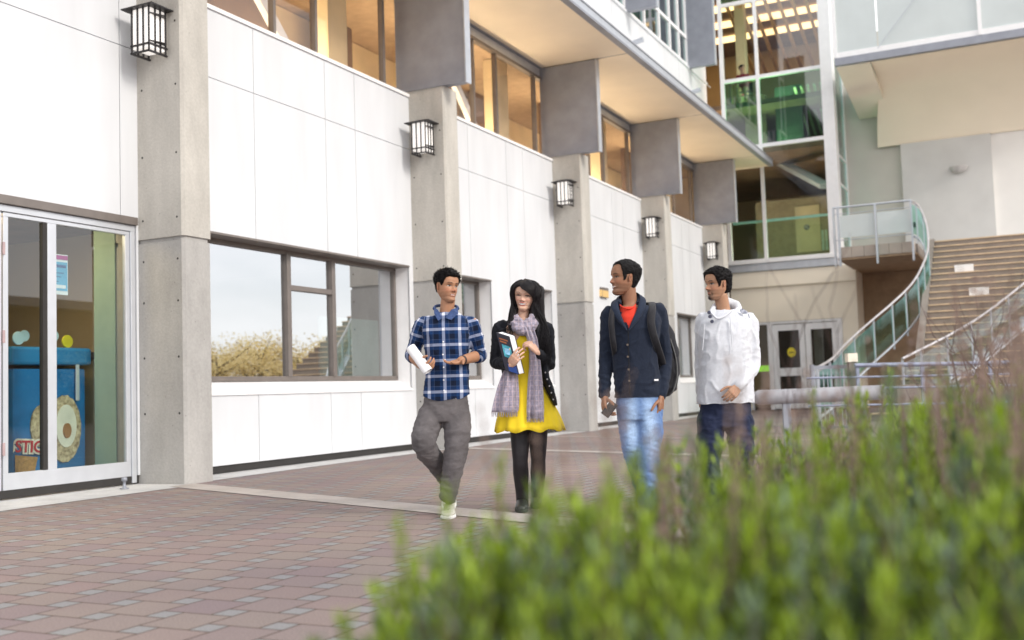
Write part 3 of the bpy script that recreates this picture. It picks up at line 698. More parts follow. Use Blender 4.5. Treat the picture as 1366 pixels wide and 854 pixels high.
g = MB(BF); g.add([(-6.55 + .13 * math.cos(t * math.pi / 8), TS + .045, 1.78 + .15 * math.sin(t * math.pi / 8)) for t in range(16)], [tuple(range(16))]); g.m = 1; g.box(-6.62, -6.48, TS + .04, TS + .043, 1.76, 1.79); g.build('round_notice', [mat('notice_yellow', (.80, .66, .02), .5), black], tw)
q = MB(BF); q.box(-8, -5, TS + 3.8, TS + 4, 0, 3); q.m = 1; q.box(-6.1, -5.85, TS + 1.4, TS + 1.7, 0, 3); q.build('lobby_wall', [mat('lobby_dark', (.16, .12, .09), .7), pale_render], tw)

# ================================================================ STONE HALL on the right
hall = thing('concrete_hall', 'pale rendered hall with a deep coved overhang, painted with warm bounced light, above the stairs', 'building', (0, 35.0, 4.5))
q = MB(BF); q.m = 0; q.box(-4.86, -3.2, 35.0, 35.3, 0, 12); q.m = 1
q.box(-3.2, -.62, 34.75, 35.3, 4.0, 8.2); q.m = 2; q.box(-.62, 2.6, 34.9, 35.4, 4.0, 14); q.m = 1; q.box(-3.2, -.62, 34.95, 35.3, 8.2, 12)
q.build('wall', [mat('beige_render', (.60, .57, .52), .85, var=.05, scale=1), grey_render, pale_render], hall)
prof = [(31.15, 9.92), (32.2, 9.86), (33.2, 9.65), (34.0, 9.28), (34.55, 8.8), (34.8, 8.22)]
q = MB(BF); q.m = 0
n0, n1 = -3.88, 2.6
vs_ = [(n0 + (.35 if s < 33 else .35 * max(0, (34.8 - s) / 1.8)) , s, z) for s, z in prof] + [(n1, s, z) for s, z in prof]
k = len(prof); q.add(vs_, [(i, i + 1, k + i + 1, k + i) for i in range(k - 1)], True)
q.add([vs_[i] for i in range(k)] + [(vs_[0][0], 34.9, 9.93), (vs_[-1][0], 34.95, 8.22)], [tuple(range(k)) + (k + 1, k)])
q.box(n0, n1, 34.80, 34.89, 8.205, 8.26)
q.build('coved_soffit', mat('warm_bounce_cove', (.92, .82, .67), .8, var=.02, scale=1), hall)  # cove colour carries the warm bounce from the ground
q = MB(BF); q.box(-4.50, 2.6, 31.0, 31.14, 9.93, 10.14); q.m = 1; q.box(-4.5, 2.6, 31.02, 35.0, 10.141, 10.3); q.build('edge_beam', [steel, white_paint], hall)
q = MB(BF); q.add([(-4.48, 31.15, 9.90), (-3.55, 31.15, 9.90), (-3.5, 34.9, 9.2), (-4.4, 34.9, 9.2), (-4.48, 31.15, 9.92), (-3.55, 31.15, 9.92), (-3.5, 34.9, 9.5), (-4.4, 34.9, 9.5)], [(0, 1, 2, 3), (4, 7, 6, 5), (0, 4, 5, 1), (1, 5, 6, 2), (2, 6, 7, 3), (3, 7, 4, 0)]); q.build('soffit_return', cream_wall, hall)
q = MB(BF)
xs = [-4.45, -3.3, -.62, 2.6]
for a, c in zip(xs, xs[1:]): q.box(a + .02, c - .02, 31.05, 31.07, 10.16, 14)
q.build('guard_panel', guard_glass, hall)
q = MB(BF)
for x in (-4.47, -.64): q.box(x - .05, x + .05, 30.99, 31.10, 10.15, 14)
q.build('guard_post', white_paint, hall)
q = MB(BF)
for i in range(7): 
    pass
q.tube([(-3.3, 30.9, 10.2), (-1.8, 30.95, 12.0)], .012, 6); q.build('guard_brace', steel_light, hall)
lm = MB(BF); lm.lathe((-1.55, 34.62, 7.2), [(0, -.14), (.12, -.12), (.22, -.05), (.27, .05), (.27, .07), (0, .07)], 20, sy=.6)
single(lm, 'bulkhead_light', mat('dull_metal_lamp', (.55, .53, .52), .4, metal=.3), 'grey half-dome light on the grey wall above the stairs', 'wall light', loc=(-1.55, 34.7, 7.1))
cm = MB(BF); cm.box(-2.98, -2.88, 34.62, 34.75, 5.55, 5.68); cm.tube([(-2.93, 34.6, 5.6), (-2.93, 34.45, 5.55)], .04, 8)
single(cm, 'security_camera', black, 'tiny black camera on the grey wall left of the stair top', 'camera', loc=(-2.93, 34.7, 5.6))

# ================================================================ STAIRS, BALCONY, RAILINGS
st_ = thing('outdoor_staircase', 'broad concrete staircase with sunlight painted on its nosings rising to the hall', 'stairs', (0, 22.6, 0))
NST = 26
for i in range(NST):
    z = (i + 1) * .173; s0 = 22.6 + i * .3
    nl = -2.05 if i > 6 else -2.1 - (7 - i) * .12
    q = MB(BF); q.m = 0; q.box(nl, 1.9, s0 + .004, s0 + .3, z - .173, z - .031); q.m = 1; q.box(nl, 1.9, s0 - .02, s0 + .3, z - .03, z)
    q.build('step', [stair_conc, sun_nosing], st_)
q = MB(BF)
poly = [(22.6, 0), (30.5, 0), (34.7, 0), (34.7, 4.49), (30.5, 4.49)]
q.add([(-2.22, s, z) for s, z in [(24.7, .0), (24.7, 1.35), (30.3, 4.58), (30.3, 0)]] + [(-2.06, s, z) for s, z in [(24.7, .0), (24.7, 1.35), (30.3, 4.58), (30.3, 0)]],
      [(3, 2, 1, 0), (4, 5, 6, 7), (0, 1, 5, 4), (1, 2, 6, 5), (2, 3, 7, 6), (3, 0, 4, 7)])
q.build('stringer', stair_conc, st_)
q = MB(BF); q.box(-2.05, 2.6, 30.405, 34.7, 4.2, 4.497); q.build('landing', slab_conc, st_)
for (n, i) in ((-1.3, 20), (-.95, 16)):
    q = MB(BF); s0 = 22.6 + i * .3; q.box(n - .22, n + .22, s0 - .05, s0 - .021, i * .173 + .01, i * .173 + .2); q.build('plate', white_paint, st_)
# balcony beside the tower
ba = thing('balcony', 'small balcony with a tiled slab edge and glass guard between tower and stairs', 'balcony', (-3.5, 30.5, 4.2))
q = MB(BF)
for i in range(6): q.box(-4.5 + i * .325, -4.5 + i * .325 + .318, 30.0, 30.3, 4.24, 4.53)
q.build('edge_tile', mat('edge_tile', (.42, .36, .31), .8, var=.1, scale=3), ba)
q = MB(BF); q.box(-4.55, -2.5, 30.31, 34.9, 4.24, 4.50); q.m = 1; q.box(-4.55, -2.5, 30.02, 34.9, 4.18, 4.235); q.build('slab', [stair_conc, tan_conc], ba)
q = MB(BF); q.box(-4.52, -2.0, 34.4, 34.6, 0, 4.17)
for z in (.9, 1.9, 2.9): q.box(-4.52, -2.0, 34.39, 34.4, z, z + .02)
single(q, 'retaining_wall', tan_conc, 'tan board-marked wall in the recess below the balcony', 'wall', loc=(-3.3, 34.5, 0))
def post(mb, n, s, z0, z1, r=.022): mb.box(n - r, n + r, s - r, s + r, z0, z1)
q = MB(BF)
q.tube([(-4.62, 29.93, 5.63), (-2.56, 29.93, 5.63)], .03, 8); q.build('handrail', steel_light, ba)
q = MB(BF); q.tube([(-4.6, 29.93, 5.45), (-2.56, 29.93, 5.45)], .012, 6); q.tube([(-4.6, 29.93, 4.72), (-2.56, 29.93, 4.72)], .014, 6); q.build('guard_cable', steel_light, ba)
for n in (-4.6, -4.48, -3.5, -2.58): q = MB(BF); q.box(n - .025, n + .025, 29.88, 29.98, 4.0, 5.62); q.build('post', steel_light, ba)
for a, c in ((-4.44, -3.54), (-3.46, -2.62)): MB(BF).box(a, c, 29.93, 29.945, 4.78, 5.40).build('glass_panel', guard_glass, ba)

def stair_rail(name, label, pts, npost, gz=.78, tint=None, drop=.95, slats=False):
    t = thing(name, label, 'railing', (pts[0][0], pts[0][1], 0))
    P_ = smooth_path(pts)
    MB(BF).tube(P_, .026, 10).build('handrail', mat('bright_rail', (.62, .60, .62), .3, metal=.5), t)
    dn = [p - Vector((0, 0, drop)) for p in P_]
    MB(BF).tube(dn, .028, 8).build('bottom_rail', steel_light, t)
    m = len(P_) - 1
    for i in range(npost):
        k = i * m / (npost - 1); a = P_[int(k)]
        q = MB(BF); q.box(a.x - .02, a.x + .02, a.y - .03, a.y + .03, a.z - drop - .12, a.z - .03); q.build('post', steel_light, t)
    step = m / (npost - 1)
    for i in range(npost - 1):
        i0 = int(i * step); i1 = int((i + 1) * step); q = MB(BF); seq = P_[i0:i1 + 1]
        if len(seq) < 2: continue
        lo = [p - Vector((0, 0, drop - .07)) for p in seq]; hi = [p - Vector((0, 0, .10)) for p in seq]
        vs = []
        for a, c in zip(lo, hi): vs += [a, c, c + Vector((.008, 0, 0)), a + Vector((.008, 0, 0))]
        fs = []
        for j in range(len(seq) - 1):
            o4 = j * 4
            for e in range(4): fs.append((o4 + e, o4 + (e + 1) % 4, o4 + 4 + (e + 1) % 4, o4 + 4 + e))
        q.add(vs, fs, True); q.build('glass_panel', tint, t)
    return t
rail_glass = glass('rail_glass', (.72, .90, .84), 1.35)
stair_rail('stair_railing', 'curved glass-panelled railing sweeping down from the balcony', [(-2.58, 30, 5.63), (-2.35, 29.6, 5.4), (-2.15, 29, 4.8), (-2.09, 28.3, 4.14), (-2.19, 27.5, 3.6), (-2.40, 26.7, 3.09), (-2.76, 25.8, 2.61), (-3.14, 24.7, 2.14), (-3.43, 23.2, 1.66), (-3.52, 21.8, 1.31), (-3.62, 20.6, 1.12)], 14, tint=rail_glass)
stair_rail('stair_railing', 'straight glass-panelled railing with bright handrail at the right side of the stairs', [(-2.17, 21.5, 1.24), (-1.0, 23.4, 1.95), (.03, 25.6, 2.86), (.9, 27.4, 3.7), (1.5, 29.0, 4.5)], 12, tint=glass('milky_glass', (.78, .88, .82), 1.45, extra=.10))
# ramp guard rails and grille in front of the stairs
gr_ = thing('guard_rail', 'blue grey horizontal guard rails of the ramp in front of the stairs', 'railing', (0, 17, 0), frame=WF)
for i, (zz, r) in enumerate(((1.08, .035), (.90, .018), (.72, .018), (.45, .018))):
    q = MB(WF); q.tube([(4.72 if i else 5.5, 17, zz + .02), (11, 17, zz - .06)], r, 8); q.build('rail', mat('blue_grey_rail', (.27, .30, .40), .4, metal=.3), gr_)
for x in (5.55, 6.6, 7.7, 8.8, 9.9): q = MB(WF); q.box(x - .025, x + .025, 17.0, 17.05, 0, 1.08); q.build('post', MATS['blue_grey_rail'], gr_)
gf = thing('metal_grille', 'upright barred grille gate left of the ramp rails', 'grille', (5.2, 17.4, 0), frame=WF)
q = MB(WF)
for x in [4.97 + .07 * i for i in range(9)]: q.box(x - .006, x + .006, 17.4, 17.412, .1, 1.02)
q.build('bars', steel_light, gf)
q = MB(WF); q.box(4.9, 4.96, 17.38, 17.44, 0, 1.14); q.box(4.96, 5.6, 17.38, 17.44, 1.06, 1.12); q.box(4.96, 5.6, 17.38, 17.44, .08, .12); q.build('frame', steel, gf)
q = MB(WF); q.box(5.46, 5.58, 17.14, 17.26, 0, 1.16); q.m = 1; q.box(5.44, 5.60, 17.12, 17.28, 1.16, 1.30)
single(q, 'bollard_post', [stair_conc, cream_wall], 'short cream pier at the foot of the curved stair railing', 'pier', loc=(5.5, 17.2, 0), frame=WF)
bb = thing('pipe_barrier', 'thick rounded grey pipe barrier behind the man in the white hoodie', 'barrier', (4.3, 14, 0), frame=WF)
q = MB(WF); q.tube([(3.16, 14.0, .665), (3.18, 14, .67), (3.24, 14, .675), (4.9, 14, .69)], [.03, .07, .10, .10], 18); q.build('pipe', mat('weathered_pipe', (.34, .34, .37), .6, var=.2, scale=6), bb)
for x in (3.6, 4.6): q = MB(WF); q.box(x - .05, x + .05, 13.97, 14.03, 0, .6); q.build('support', steel, bb)
# low plinth wall and retaining ground on the right
q = MB(WF); q.box(6.6, 20, 18.2, 18.5, 0, .75); single(q, 'low_wall', stair_conc, 'low concrete wall behind the ramp rails', 'wall', loc=(9, 18.3, 0), frame=WF)

# ================================================================ across the plaza (seen only in the window reflections)
q = MB(BF); q.m = 0; q.box(24, 36, 20, 42, 0, 5.4); q.m = 1
for i in range(5): q.box(23.95, 24, 21 + i * 4, 24 + i * 4, 1, 3.4)
q.m = 2; q.box(22.8, 36.4, 19.6, 42.4, 5.4, 5.8)
single(q, 'brick_building', [dark_brown, clear_glass, steel], 'low dark brick building across the plaza, mirrored in the shop door', 'building', loc=(30, 31, 0))
# ================================================================ PEOPLE: tools
def V3(*a): return Vector(a)
def K(px, py, Y): return atY(px, py, Y)                 # a joint measured in the photograph, Y metres ahead
class Blob(MB):
    """closed tapered shapes that are fused into one skin by a voxel remesh"""
    def limb(s, pts, rad, n=16, flat=None, sub=3):
        P_ = [Vector(p) for p in pts]; rr = list(rad)
        # catmull-rom densify
        Q = []; RR = []
        for i in range(len(P_) - 1):
            p0 = P_[max(i - 1, 0)]; p1 = P_[i]; p2 = P_[i + 1]; p3 = P_[min(i + 2, len(P_) - 1)]
            for j in range(sub):
                t = j / sub; Q.append(.5 * ((2 * p1) + (p2 - p0) * t + (2 * p0 - 5 * p1 + 4 * p2 - p3) * t * t + (3 * p1 - p0 - 3 * p2 + p3) * t ** 3)); RR.append(rr[i] * (1 - t) + rr[i + 1] * t)
        Q.append(P_[-1]); RR.append(rr[-1])
        # rounded ends
        d0 = (Q[0] - Q[1]).normalized(); d1 = (Q[-1] - Q[-2]).normalized()
        Q = [Q[0] + d0 * RR[0] * .85, Q[0] + d0 * RR[0] * .6] + Q + [Q[-1] + d1 * RR[-1] * .6, Q[-1] + d1 * RR[-1] * .85]
        RR = [RR[0] * .4, RR[0] * .8] + RR + [RR[-1] * .8, RR[-1] * .4]
        s.tube(Q, RR, n); return s
    def rings(s, rs, n=28, p=2.2):
        """stacked elliptical rings: (centre, rx, ry, rot) lying flat"""
        vs = []
        for c, rx, ry, rot in rs:
            for k in range(n):
                a = 2 * math.pi * k / n; ca, sa = math.cos(a), math.sin(a)
                x = math.copysign(abs(ca) ** (2 / p), ca) * rx; y = math.copysign(abs(sa) ** (2 / p), sa) * ry
                vs.append(Vector(c) + Vector((x * math.cos(rot) - y * math.sin(rot), x * math.sin(rot) + y * math.cos(rot), 0)))
        m = len(rs); fs = [(i * n + k, i * n + (k + 1) % n, (i + 1) * n + (k + 1) % n, (i + 1) * n + k) for i in range(m - 1) for k in range(n)]
        fs += [tuple(reversed(range(n))), tuple(range((m - 1) * n, m * n))]
        up = rs[-1][0][2] > rs[0][0][2]
        if not up: fs = [tuple(reversed(f)) for f in fs]
        s.add(vs, fs); return s
    def ball(s, c, r, n=16, M=None):
        c = Vector(c); r = Vector(r) if not isinstance(r, (int, float)) else Vector((r, r, r)); vs = []; m = n // 2
        for i in range(1, m):
            t = math.pi * i / m
            for k in range(n):
                a = 2 * math.pi * k / n; q = Vector((math.sin(t) * math.cos(a) * r.x, math.sin(t) * math.sin(a) * r.y, -math.cos(t) * r.z))
                vs.append(c + (M @ q if M else q))
        q0 = Vector((0, 0, -r.z)); q1 = Vector((0, 0, r.z)); vs.append(c + (M @ q0 if M else q0)); vs.append(c + (M @ q1 if M else q1))
        fs = [(i * n + k, i * n + (k + 1) % n, (i + 1) * n + (k + 1) % n, (i + 1) * n + k) for i in range(m - 2) for k in range(n)]
        b, t = len(vs) - 2, len(vs) - 1
        fs += [(b, (k + 1) % n, k) for k in range(n)] + [(t, (m - 2) * n + k, (m - 2) * n + (k + 1) % n) for k in range(n)]
        s.add(vs, fs); return s
    def fuse(s, voxel=.008, smooth=4, fac=.5):
        me = bpy.data.meshes.new('tmp'); me.from_pydata(s.v, [], s.f); me.update()
        ob = bpy.data.objects.new('tmp', me); COL.objects.link(ob)
        bm = bmesh.new(); bm.from_mesh(me); bmesh.ops.recalc_face_normals(bm, faces=bm.faces); bm.to_mesh(me); bm.free()
        r = ob.modifiers.new('r', 'REMESH'); r.mode = 'VOXEL'; r.voxel_size = voxel
        if smooth: q = ob.modifiers.new('s', 'SMOOTH'); q.iterations = smooth; q.factor = fac
        dg = bpy.context.evaluated_depsgraph_get(); ev = ob.evaluated_get(dg); m2 = ev.to_mesh()
        n = len(m2.vertices); co = np.empty(n * 3); m2.vertices.foreach_get('co', co); co = co.reshape(-1, 3)
        no = np.empty(n * 3); m2.vertices.foreach_get('normal', no); no = no.reshape(-1, 3)
        fs = [tuple(p.vertices) for p in m2.polygons]
        ev.to_mesh_clear(); bpy.data.objects.remove(ob); bpy.data.meshes.remove(me)
        return Skin(co, no, fs)
class Skin:
    def __init__(s, co, no, fs): s.co = co; s.no = no; s.f = fs; s.col = None; s.uv = None
    def displace(s, fn):
        d = np.array([fn(Vector(c), Vector(n)) for c, n in zip(s.co, s.no)]); s.co = s.co + s.no * d[:, None]; return s
    def clampz(s, fn, cx=0):
        for c in s.co:
            z = fn(c[0] - cx, c[1])
            if c[2] < z: c[2] = z
        return s
    def paint(s, fn): s.col = np.array([fn(Vector(c), Vector(n)) for c, n in zip(s.co, s.no)]); return s
    def coords(s, fn): s.uv = np.array([fn(Vector(c)) for c in s.co]); return s
    def __add__(s, o):
        k = len(s.co); r = Skin(np.vstack([s.co, o.co]), np.vstack([s.no, o.no]), s.f + [tuple(i + k for i in f) for f in o.f])
        if s.col is not None and o.col is not None: r.col = np.vstack([s.col, o.col])
        return r
    def build(s, name, mt, parent, frame=WF, label=None):
        M = np.array(BASE[parent.name] @ frame); co = s.co @ M[:3, :3].T + M[:3, 3]
        me = bpy.data.meshes.new(name); me.from_pydata([tuple(c) for c in co], [], s.f); me.materials.append(mt)
        me.polygons.foreach_set('use_smooth', [True] * len(s.f))
        if s.col is not None:
            a = me.color_attributes.new('Col', 'FLOAT_COLOR', 'POINT'); a.data.foreach_set('color', np.hstack([s.col, np.ones((len(s.col), 1))]).ravel())
        if s.uv is not None:
            a = me.attributes.new('cloth', 'FLOAT_VECTOR', 'POINT'); a.data.foreach_set('vector', s.uv.ravel())
        me.update(); o = bpy.data.objects.new(name, me); COL.objects.link(o); o.parent = parent; BASE[o.name] = BASE[parent.name]
        if label: o['label'] = label
        return o
def nz3(p, sc, off=0): return noise.noise(Vector((p.x * sc[0] + off, p.y * sc[1] + off * 1.7, p.z * sc[2] - off)))
def fold(p, amp, sc=(14, 14, 22), off=0):
    """soft cloth creases: ridged noise"""
    a = nz3(p, sc, off); b = nz3(p, tuple(x * 2.3 for x in sc), off + 9)
    r = max(0, 1 - abs(a) * 3.2)
    return amp * .75 * (r * r * .95 + b * .38 - .28)
def attr_mat(name, rough=.6, sss=0.0, bump=.0, bscale=200, spec=.4, var=.1, vscale=40, sheen=0):
    if name in MATS: return MATS[name]
    m, nt, o = nodes_of(name)
    b = N(nt, 'ShaderNodeBsdfPrincipled'); b.inputs['Roughness'].default_value = rough; b.inputs['Specular IOR Level'].default_value = spec
    if sheen: b.inputs['Sheen Weight'].default_value = sheen
    if sss: b.inputs['Subsurface Weight'].default_value = sss; b.inputs['Subsurface Radius'].default_value = (.01, .004, .002); b.inputs['Subsurface Scale'].default_value = .6
    at = N(nt, 'ShaderNodeAttribute', attribute_name='Col'); tc = N(nt, 'ShaderNodeTexCoord')
    nz = N(nt, 'ShaderNodeTexNoise'); nz.inputs['Scale'].default_value = vscale; nz.inputs['Detail'].default_value = 4; L(nt, tc.outputs['Object'], nz.inputs['Vector'])
    rp = N(nt, 'ShaderNodeValToRGB'); rp.color_ramp.elements[0].color = (1 - var,) * 3 + (1,); rp.color_ramp.elements[1].color = (1 + var,) * 3 + (1,); rp.color_ramp.elements[0].position = .3; rp.color_ramp.elements[1].position = .7
    L(nt, nz.outputs[0], rp.inputs[0])
    mx = N(nt, 'ShaderNodeMix', data_type='RGBA', blend_type='MULTIPLY'); mx.inputs[0].default_value = 1; L(nt, at.outputs['Color'], mx.inputs[6]); L(nt, rp.outputs[0], mx.inputs[7])
    L(nt, mx.outputs[2], b.inputs['Base Color'])
    if bump:
        n2 = N(nt, 'ShaderNodeTexNoise'); n2.inputs['Scale'].default_value = bscale; L(nt, tc.outputs['Object'], n2.inputs['Vector'])
        bp = N(nt, 'ShaderNodeBump'); bp.inputs['Strength'].default_value = bump; bp.inputs['Distance'].default_value = .003; L(nt, n2.outputs[0], bp.inputs['Height']); L(nt, bp.outputs[0], b.inputs['Normal'])
    L(nt, b.outputs[0], o.inputs[0]); MATS[name] = m; return m
skin_mat = attr_mat('skin', .5, .12, .12, 350, .35, .05, 60)
def cloth(name, col, rough=.85, var=.12, scale=30, bump=.25, bscale=260, sheen=.06, **k): return mat(name, col, rough, 0, var, scale, bump, bscale, spec=.2, sheen=sheen, **k)
# ---------------------------------------------------------------- head
def lerp_tab(t, z):
    if z <= t[0][0]: return t[0][1]
    for (a, b), (c, d) in zip(t, t[1:]):
        if z <= c:
            u = (z - a) / (c - a); u = u * u * (3 - 2 * u) * .5 + u * .5; return b + (d - b) * u
    return t[-1][1]
WT = [(0, .018), (.008, .031), (.03, .0460), (.055, .0555), (.08, .0628), (.11, .068), (.13, .071), (.15, .073), (.17, .073), (.19, .069), (.208, .0565), (.222, .036), (.229, .019), (.232, .001)]
FT = [(0, .058), (.008, .075), (.02, .0815), (.033, .079), (.043, .0745), (.055, .078), (.070, .078), (.085, .0785), (.10, .0785), (.118, .0775), (.132, .0835), (.142, .0865), (.16, .087), (.18, .082), (.2, .067), (.216, .043), (.227, .020), (.232, .001)]
BT = [(0, -.03), (.012, -.005), (.03, .018), (.05, .042), (.07, .066), (.09, .080), (.12, .096), (.15, .103), (.175, .1), (.195, .087), (.212, .063), (.225, .032), (.232, .001)]
def gs(x, z, cx, cz, sx, sz): return math.exp(-((x - cx) / sx) ** 2 / 2 - ((z - cz) / sz) ** 2 / 2)
def head_point(phi, z, sc, smile=0, off=0.0, face=True, nose=1.0):
    """phi=0 towards the face (-y)."""
    w = lerp_tab(WT, z) * sc[0] * (1 - (sc[3] if len(sc) > 3 else 0) * max(0, (.105 - z) / .105)); Fd = lerp_tab(FT, z); Bd = lerp_tab(BT, z)
    c, s_ = math.cos(phi), math.sin(phi)
    pf = 2.35 if c > 0 else 2.05
    x = math.copysign(abs(s_) ** (2 / pf), s_) * w
    ym = min(0, Bd - .3 * Fd)
    y = ym - abs(c) ** (2 / pf) * (Fd + ym) if c > 0 else ym + abs(c) ** (2 / pf) * (Bd - ym)
    d = 0
    if face and c > 0:
        ax = abs(x)
        hz = lerp_tab([(.068, 0), (.076, .008), (.084, .021), (.089, .0245), (.096, .0195), (.108, .0125), (.12, .007), (.132, .003), (.145, 0)], z) * nose
        wz = lerp_tab([(.07, .012), (.084, .0115), (.092, .009), (.11, .0065), (.13, .008)], z)
        d += hz * math.exp(-(x / wz) ** 2 / 1.6)
        d += .0065 * gs(ax, z, .0135, .0815, .0055, .0055) * nose
        d -= .0085 * gs(ax, z, .0305, .1205, .0125, .0085)
        d += .0035 * gs(ax, z, .030, .1175, .010, .0055)               # the eyeball under the lids
        d += .0030 * gs(ax, z, .030, .1390, .017, .0045)               # brow
        d += (.0035 + .0035 * smile) * gs(ax, z, .041, .088 + .004 * smile, .014, .014)
        zm = .0545 + smile * 6.0 * ax * ax; lw = .021 + .005 * smile
        lip = math.exp(-(ax / lw) ** 4)
        d += lip * (.0045 * gs(0, z, 0, zm + .0055, 1, .0042) + .0050 * gs(0, z, 0, zm - .0065, 1, .0048) - .0045 * gs(0, z, 0, zm, 1, .0020))
        d -= .002 * gs(ax, z, .0, .0385, .018, .005)
        d += .003 * gs(ax, z, 0, .02, .014, .009)
        d -= .0025 * smile * gs(ax, z, lw + .007, zm + .005, .004, .008)
    n = Vector((x / max(w, .01) ** 1, y / .09, (z - .13) / .11)); n.normalize()
    return Vector((x * 1.0, y * sc[1] - d, z * sc[2])) + n * off
def make_head(M, base, sc=(1, 1, 1), smile=0, teeth=False, brow=(.02, .014, .012), lip=(.42, .18, .15), stubble=0, goatee=0, hairfn=None, hairthick=None, gaze=0, fem=False, nphi=150, nz=140, nose=1.0, open_=0.0, hairdark=(.012, .010, .011)):
    co = []; col = []
    zs = [.232 * (1 - math.cos(math.pi * (i + .5) / nz)) / 2 * .5 + .232 * (i + .5) / nz * .5 for i in range(nz)]
    phis = []
    for k in range(nphi):
        t = k / nphi * 2 * math.pi - math.pi; phis.append(t - .38 * math.sin(t))          # denser at the face
    base = Vector(base)
    for z in zs:
        for ph in phis:
            p = head_point(ph, z, sc, smile, 0, True, nose); co.append(p)
            c = base.copy(); x = p.x / sc[0]; ax = abs(x)
            if abs(ph) < 1.75:
                red = .10 * gs(ax, z, .040, .088, .014, .012) + .12 * gs(ax, z, 0, .086, .012, .008)
                c = Vector((c.x * (1 + red), c.y * (1 - red * .6), c.z * (1 - red * .6)))
                c *= 1 - .22 * gs(ax, z, .030, .123, .014, .008)                          # shading painted into the eye sockets for contrast
                # brows
                bz = (.1385 if not fem else .1405) + .004 * (1 - ((ax - .033) / .016) ** 2) * (1 if not fem else 1.1)
                if .013 < ax < .049: 
                    k_ = max(0, 1 - abs(z - bz) / (.0042 if not fem else .003)) * min(1, (ax - .013) / .004) * min(1, (.049 - ax) / .006); c = c.lerp(Vector(brow), min(1, k_ * 1.5) * .92)
                # eyes
                ex = (ax - .0305) / (.0160 if not fem else .0172); 
                if abs(ex) < 1.05:
                    up = .1185 + .0066 * max(0, 1 - ex * ex) * (1 - .35 * smile) - .0008; lo = .1185 - .0048 * max(0, 1 - ex * ex) * (1 - .55 * smile) - .0008
                    if lo < z < up and abs(ex) < 1:
                        e = Vector((.40, .36, .33)) if not fem else Vector((.26, .21, .19)); gx = (x - math.copysign(.0305, x)) - gaze * .005
                        if gx * gx + (z - .1187) ** 2 < .0063 ** 2: e = Vector((.025, .014, .010))
                        c = e
                    lid = abs(z - up - .0008) < (.0021 if not fem else .0036)
                    if lid: c = c.lerp(Vector((.02, .014, .012)), .9)
                    elif abs(z - lo + .0005) < .0009: c = c.lerp(Vector((.05, .03, .025)), .55)
                # nostrils
                if gs(ax, z, .0085, .0765, .0035, .0022) > .5: c = c * .35
                # mouth
                zm = .0545 + smile * 6.0 * ax * ax; lw = .0215 + .006 * smile; op = ((.0052 if not fem else .0062) * smile + open_) * max(0, 1 - (ax / (lw * .9)) ** 2)
                if ax < lw:
                    tp = (1 - (ax / lw) ** 2) * (1 if not fem else 1.0)
                    if abs(z - zm) < max(.0010, op): 
                        c = Vector((.74, .71, .67)) if (teeth and abs(z - zm) < op * .8) else Vector((.10, .03, .03))
                    elif zm < z < zm + op + .0062 * tp + .0006: c = c.lerp(Vector(lip), .75)
                    elif zm - op - .0082 * tp - .0006 < z < zm: c = c.lerp(Vector(lip), .75)
                if stubble:
                    sb = max(0, 1 - max(0, z - .062) / .02) * max(0, min(1, (z + .01) / .01)); sb = max(sb * .8, gs(ax, z, 0, .068, .024, .005))
                    if not (ax < lw and abs(z - zm) < .008): c = c.lerp(Vector((.03, .022, .02)), stubble * sb)
                if goatee:
                    g = max(gs(ax, z, 0, .018, .017, .016), .55 * gs(ax, z, 0, .0675, .022, .0035), .5 * gs(ax, z, .026, .045, .004, .014))
                    if not (ax < lw and abs(z - zm) < .0065): c = c.lerp(Vector((.015, .011, .011)), min(1, g * goatee * 1.2))
            elif stubble and z < .07: c = c.lerp(Vector((.03, .022, .02)), stubble * .3 * (abs(ph) < 2.2))
            if hairfn is not None:
                h = hairfn(ph, z)
                if h > 0: c = c.lerp(Vector(hairdark), min(1, h * 1.4) * .95)
            col.append(c)
    fs = []
    for i in range(nz - 1):
        for k in range(nphi):
            a = i * nphi + k; b = i * nphi + (k + 1) % nphi; fs.append((a, b, b + nphi, a + nphi))
    fs.append(tuple(reversed(range(nphi)))); fs.append(tuple(range((nz - 1) * nphi, nz * nphi)))
    # ears
    for sg in (-1, 1):
        o_ = len(co); n = 20; m = 14; er = Matrix.Rotation(R(-14) , 4, 'X') @ Matrix.Rotation(R(sg * 22), 4, 'Z')
        for i in range(m):
            for k in range(n):
                t = math.pi * (i + .5) / m; a = 2 * math.pi * k / n
                q = Vector((math.cos(t) * .0060 * sg * -1, math.sin(t) * math.cos(a) * .0135, math.sin(t) * math.sin(a) * .0245))
                lobe = 1 - .38 * max(0, -q.z / .031); q.y *= lobe
                rim = math.sin(t)
                if math.cos(t) * -1 > 0: q.x += -sg * .0055 * math.exp(-((rim - .25) / .38) ** 2) * 1.0
                q = er @ q
                co.append(Vector((sg * (.0715 * sc[0] + .0035) + q.x, .010 + q.y, .112 * sc[2] + q.z)))
                cc = base * (1.0 if rim > .6 else .72); cc = Vector((cc.x * 1.08, cc.y * .93, cc.z * .93)); col.append(cc)
        for i in range(m - 1):
            for k in range(n): a = o_ + i * n + k; b = o_ + i * n + (k + 1) % n; f = (a, b, b + n, a + n); fs.append(f if sg < 0 else tuple(reversed(f)))
        fs.append(tuple(o_ + k for k in range(n))); fs.append(tuple(o_ + (m - 1) * n + k for k in reversed(range(n))))
    cw = np.array([tuple(M @ c) for c in co]); r = Skin(cw, np.zeros_like(cw), fs); r.col = np.array([tuple(c) for c in col]); return r
